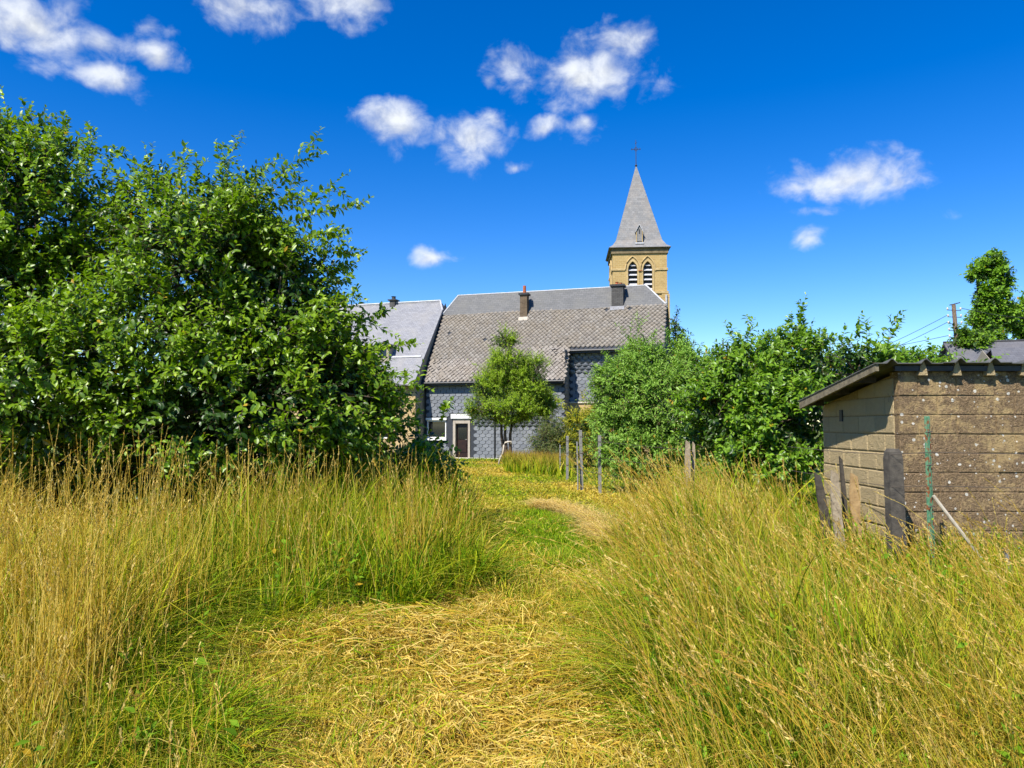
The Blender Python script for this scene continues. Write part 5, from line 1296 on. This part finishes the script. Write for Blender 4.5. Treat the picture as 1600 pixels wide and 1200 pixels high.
def make_path():
    r = np.random.default_rng(300)
    inside = lambda x, y: (x > lbound(y) - .45) & (x < rbound(y) + .35)
    isgreen = lambda x, y: np.exp(-(((x - .5) / 1.15) ** 2 + ((y - 9.4) / 2.7) ** 4))
    # mown hay lying about
    cond = lambda x, y: inside(x, y) & (r.uniform(size=len(x)) > .96 * isgreen(x, y)) & (r.uniform(size=len(x)) < .55 + .45 * patch(x, y, 2.2, 21))
    x, y = sample(r, 74000, 2.4, 11.0, 1.1, cond, .5, .8)
    n = len(x); ln = r.uniform(.06, .20, n) + (r.uniform(size=n) < .3) * r.uniform(0, .24, n); az = 1.6 * patch(x, y, 1.1, 22) + r.normal(0, 1.0, n) + r.integers(0, 2, n) * math.pi
    w = (.0026 + .0005 * y) * r.uniform(.7, 1.6, n); seg = 4; t = np.linspace(0, 1, seg + 1)
    d = np.stack([np.cos(az), np.sin(az), np.zeros(n)], -1); pr = np.stack([-d[:, 1], d[:, 0], d[:, 2]], -1)
    arch = r.uniform(0, .07, n) * (.6 + .8 * (patch(x, y, 2.5, 23) > 0)); lift = r.uniform(.0, .075, n) * (.35 + .65 * sstep(-.6, .8, patch(x, y, 1.9, 24))); lift += r.uniform(0, .17, n) * np.exp(-(((x + .75) / .75) ** 2 + ((y - 4.75) / .75) ** 2)) + r.uniform(0, .10, n) * np.exp(-(((x - .3) / .4) ** 2 + ((y - 4.2) / .9) ** 2)); cv = r.normal(0, .34, n); tilt = r.normal(0, .17, n)
    c = np.stack([x, y, gz(x, y) + .012 + lift], -1)[:, None] + d[:, None] * (ln[:, None] * (t[None] - .5))[..., None] + pr[:, None] * (ln[:, None] * cv[:, None] * (t[None] - .5) ** 2 * 2)[..., None]
    c[..., 2] += arch[:, None] * np.sin(t[None] * math.pi) + ln[:, None] * tilt[:, None] * (t[None] - .5)
    c[..., 2] = np.maximum(c[..., 2], gz(c[..., 0], c[..., 1]) + .006)
    sd = pr * np.cos(.6) + np.array([0, 0, 1.]) * math.sin(.6)
    ww = w[:, None] * (1 - .7 * np.abs(t[None] - .4))
    V = np.stack([c - sd[:, None] * ww[..., None] / 2, c + sd[:, None] * ww[..., None] / 2], 2).reshape(-1, 3)
    k = 2 * (seg + 1); off = (np.arange(n) * k)[:, None]
    q = np.concatenate([off + np.array([[2 * i, 2 * i + 1, 2 * i + 3, 2 * i + 2]]) for i in range(seg)], 0)
    S = np.array([(.54, .38, .07), (.70, .53, .15), (.48, .32, .045), (.40, .34, .04), (.54, .34, .035)])
    pk = np.clip((r.normal(0, 1.1, n) + .6 * patch(x, y, 2.3, 25) + 1.7).astype(int), 0, 4)
    col = S[pk] * r.uniform(.75, 1.15, (n, 1)); gsel = r.uniform(size=n) < .10 + .12 * (patch(x, y, 2.6, 26) > .3); col[gsel] = GREEN[r.integers(1, 4, gsel.sum())]
    o = link('mown_hay', np_mesh('mown_hay', V, [q], M['grass'], np.repeat(col, k, 0))); tag(o, 'cut straw-coloured hay lying loose on the mown strip', 'hay', kind='stuff')
    # stubble and regrowth on the strip
    parts = []
    x, y = sample(r, 26000, 2.4, 12.0, 1.1, lambda a, b: inside(a, b) & (patch(a, b, 2.4, 31) + r.normal(0, .5, len(a)) > -.1) & (isgreen(a, b) < .5), .5, .8)
    n = len(x); V, qq, tr, C, _ = blades(r, x, y, r.uniform(.05, .24, n), (.003 + .0006 * y) * r.uniform(.8, 1.5, n), r.uniform(0, 6.28, n), np.abs(r.normal(.6, .4, n)), .55 + r.normal(0, .42, n) + .25 * patch(x, y, 2.0, 32), seg=3)
    parts.append((V, [qq, tr], C))
    x, y, oa, qd, tk = tufted(r, 21000, 2.3, 8.2, 1.2, lambda a, b: inside(a, b) & (patch(a, b, 1.7, 35) + .5 * np.abs(a - .5 * (lbound(b) + rbound(b))) > .08), 26, .11)
    n = len(x); tg = r.normal(0, .35, tk.max() + 1)[tk]; th = r.uniform(.5, 1.3, tk.max() + 1)[tk]
    V, qq, tr, C, _ = blades(r, x, y, r.uniform(.12, .30, n) * th, (.0036 + .0006 * y) * r.uniform(.8, 1.5, n), oa + r.normal(0, .6, n), np.abs(r.normal(.35, .25, n) + .5 * qd), .62 + tg + r.normal(0, .25, n), seg=4)
    parts.append((V, [qq, tr], C))
    # fresh green patch
    x, y = sample(r, 56000, 6.0, 13.2, 1.0, lambda a, b: (a > lbound(b) - .4) & (a < rbound(b) + .35) & (isgreen(a, b) > r.uniform(.12, .6, len(a))), .3, .8)
    n = len(x); V, qq, tr, C, _ = blades(r, x, y, r.uniform(.04, .13, n) * (1 + .4 * patch(x, y, 3, 33)), (.005 + .0007 * y) * r.uniform(.8, 1.5, n), r.uniform(0, 6.28, n), np.abs(r.normal(.6, .35, n)), 1.15 + r.normal(0, .22, n), seg=3)
    C = C * np.array([.85, 1.02, .9]); parts.append((V, [qq, tr], C))
    # the rest of the mown strip up to the house and the lawn beyond the posts
    x, y = sample(r, 36000, 11.0, 37.5, 1.3, lambda a, b: inside(a, b), .3, 1.2)
    n = len(x); gr = .50 + .46 * patch(x, y * .55, 2.0, 34) + r.normal(0, .22, n) + .7 * sstep(33, 36.5, y)
    V, qq, tr, C, _ = blades(r, x, y, r.uniform(.04, .12, n), (.010 + .0011 * y) * r.uniform(.8, 1.5, n), r.normal(.2, .8, n) + math.pi * r.integers(0, 2, n), np.abs(r.normal(1.1, .5, n)), gr, seg=3)
    parts.append((V, [qq, tr], C))
    x, y = sample(r, 26000, 12.0, 37.0, 1.2, lambda a, b: (a > rbound(b) + .2) & (a < rbound(b) + 7), .5, 2)
    n = len(x); V, qq, tr, C, _ = blades(r, x, y, r.uniform(.04, .12, n), (.010 + .0011 * y) * r.uniform(.8, 1.5, n), r.uniform(0, 6.28, n), np.abs(r.normal(.6, .3, n)), .85 + r.normal(0, .25, n), seg=3)
    parts.append((V, [qq, tr], C))
    V, Fs, C = join(parts); o = link('mown_grass', np_mesh('mown_grass', V, Fs, M['grass'], C)); tag(o, 'short mown grass and stubble of the strip leading to the house', 'grass', kind='stuff')
    # raked line of pale hay beside the green patch
    A = np.array([P(838, 789, 12.9), P(880, 795, 12.3), P(915, 812, 11.2), P(940, 832, 9.9), P(952, 850, 9.0)])
    m = 3800; u = r.uniform(0, len(A) - 1.001, m); i = u.astype(int); f = (u - i)[:, None]; p = A[i] * (1 - f) + A[i + 1] * f
    x = p[:, 0] + r.normal(0, .07, m); y = p[:, 1] + r.normal(0, .12, m)
    V, qq, tr, C, _ = blades(r, x, y, r.uniform(.14, .34, m), .011 * r.uniform(.7, 1.5, m), r.normal(-1.0, .7, m) + math.pi * r.integers(0, 2, m), np.abs(r.normal(1.6, .3, m)), np.full(m, -.5), seg=3, z0=gz(x, y) + r.uniform(.01, .07, m)); C = C * .4 + np.array([.66, .52, .24]) * .6
    o = link('hay_swath', np_mesh('hay_swath', V, [qq, tr], M['grass'], C)); tag(o, 'raked pale line of hay along the edge of the green patch', 'hay', kind='stuff')
    # rough grass left of the strip towards the house
    x, y = sample(r, 15000, 11.0, 34, 1.2, lambda a, b: (a < lbound(b) - .05) & (a > lbound(b) - 3.0), .3, 2.0)
    n = len(x); V, qq, tr, C, _ = blades(r, x, y, r.uniform(.25, .7, n), (.008 + .0011 * y) * r.uniform(.8, 1.4, n), r.uniform(0, 6.28, n), np.abs(r.normal(.35, .2, n)), .35 + r.normal(0, .3, n), seg=3)
    o = link('rough_grass', np_mesh('rough_grass', V, [qq, tr], M['grass'], C)); tag(o, 'rough half-dry grass along the left edge of the mown strip', 'grass', kind='stuff')
    x, y = sample(r, 16000, 9.5, 26, 1.2, lambda a, b: (a < lbound(b) - 2.6), .80, 2.0)
    n = len(x); V, qq, tr, C, _ = blades(r, x, y, r.uniform(.25, .75, n), (.010 + .0012 * y) * r.uniform(.8, 1.4, n), r.uniform(0, 6.28, n), np.abs(r.normal(.35, .2, n)), .55 + r.normal(0, .3, n), seg=3)
    o = link('rough_grass', np_mesh('rough_grass', V, [qq, tr], M['grass'], C)); tag(o, 'shaded rough grass growing under and behind the fruit trees', 'grass', kind='stuff')
    # clump of tall grass with reddish tops beside the strip
    c0 = P(835, 735, 25.5); m = 5200
    x = c0.x + r.uniform(-1.0, 1.0, m) + .0; y = 25.5 + r.normal(0, .9, m) - (x - c0.x) * 1.4
    V, qq, tr, C, _ = blades(r, x, y, r.uniform(.35, .85, m), .028 * r.uniform(.7, 1.4, m), r.uniform(0, 6.28, m), np.abs(r.normal(.3, .2, m)), .85 + r.normal(0, .25, m), seg=4)
    tt = np.tile(np.concatenate([np.repeat(np.linspace(0, 1, 5)[:-1], 2), [1.0]]), m)[:, None]
    tipc = np.array([.36, .20, .05]); k = sstep(.62, 1.0, tt); C = C * (1 - k) + tipc * k
    o = link('grass_clump', np_mesh('grass_clump', V, [qq, tr], M['grass'], C)); tag(o, 'clump of tall green grass with reddish tops at the foot of the feathery tree', 'grass', kind='stuff')
make_path()
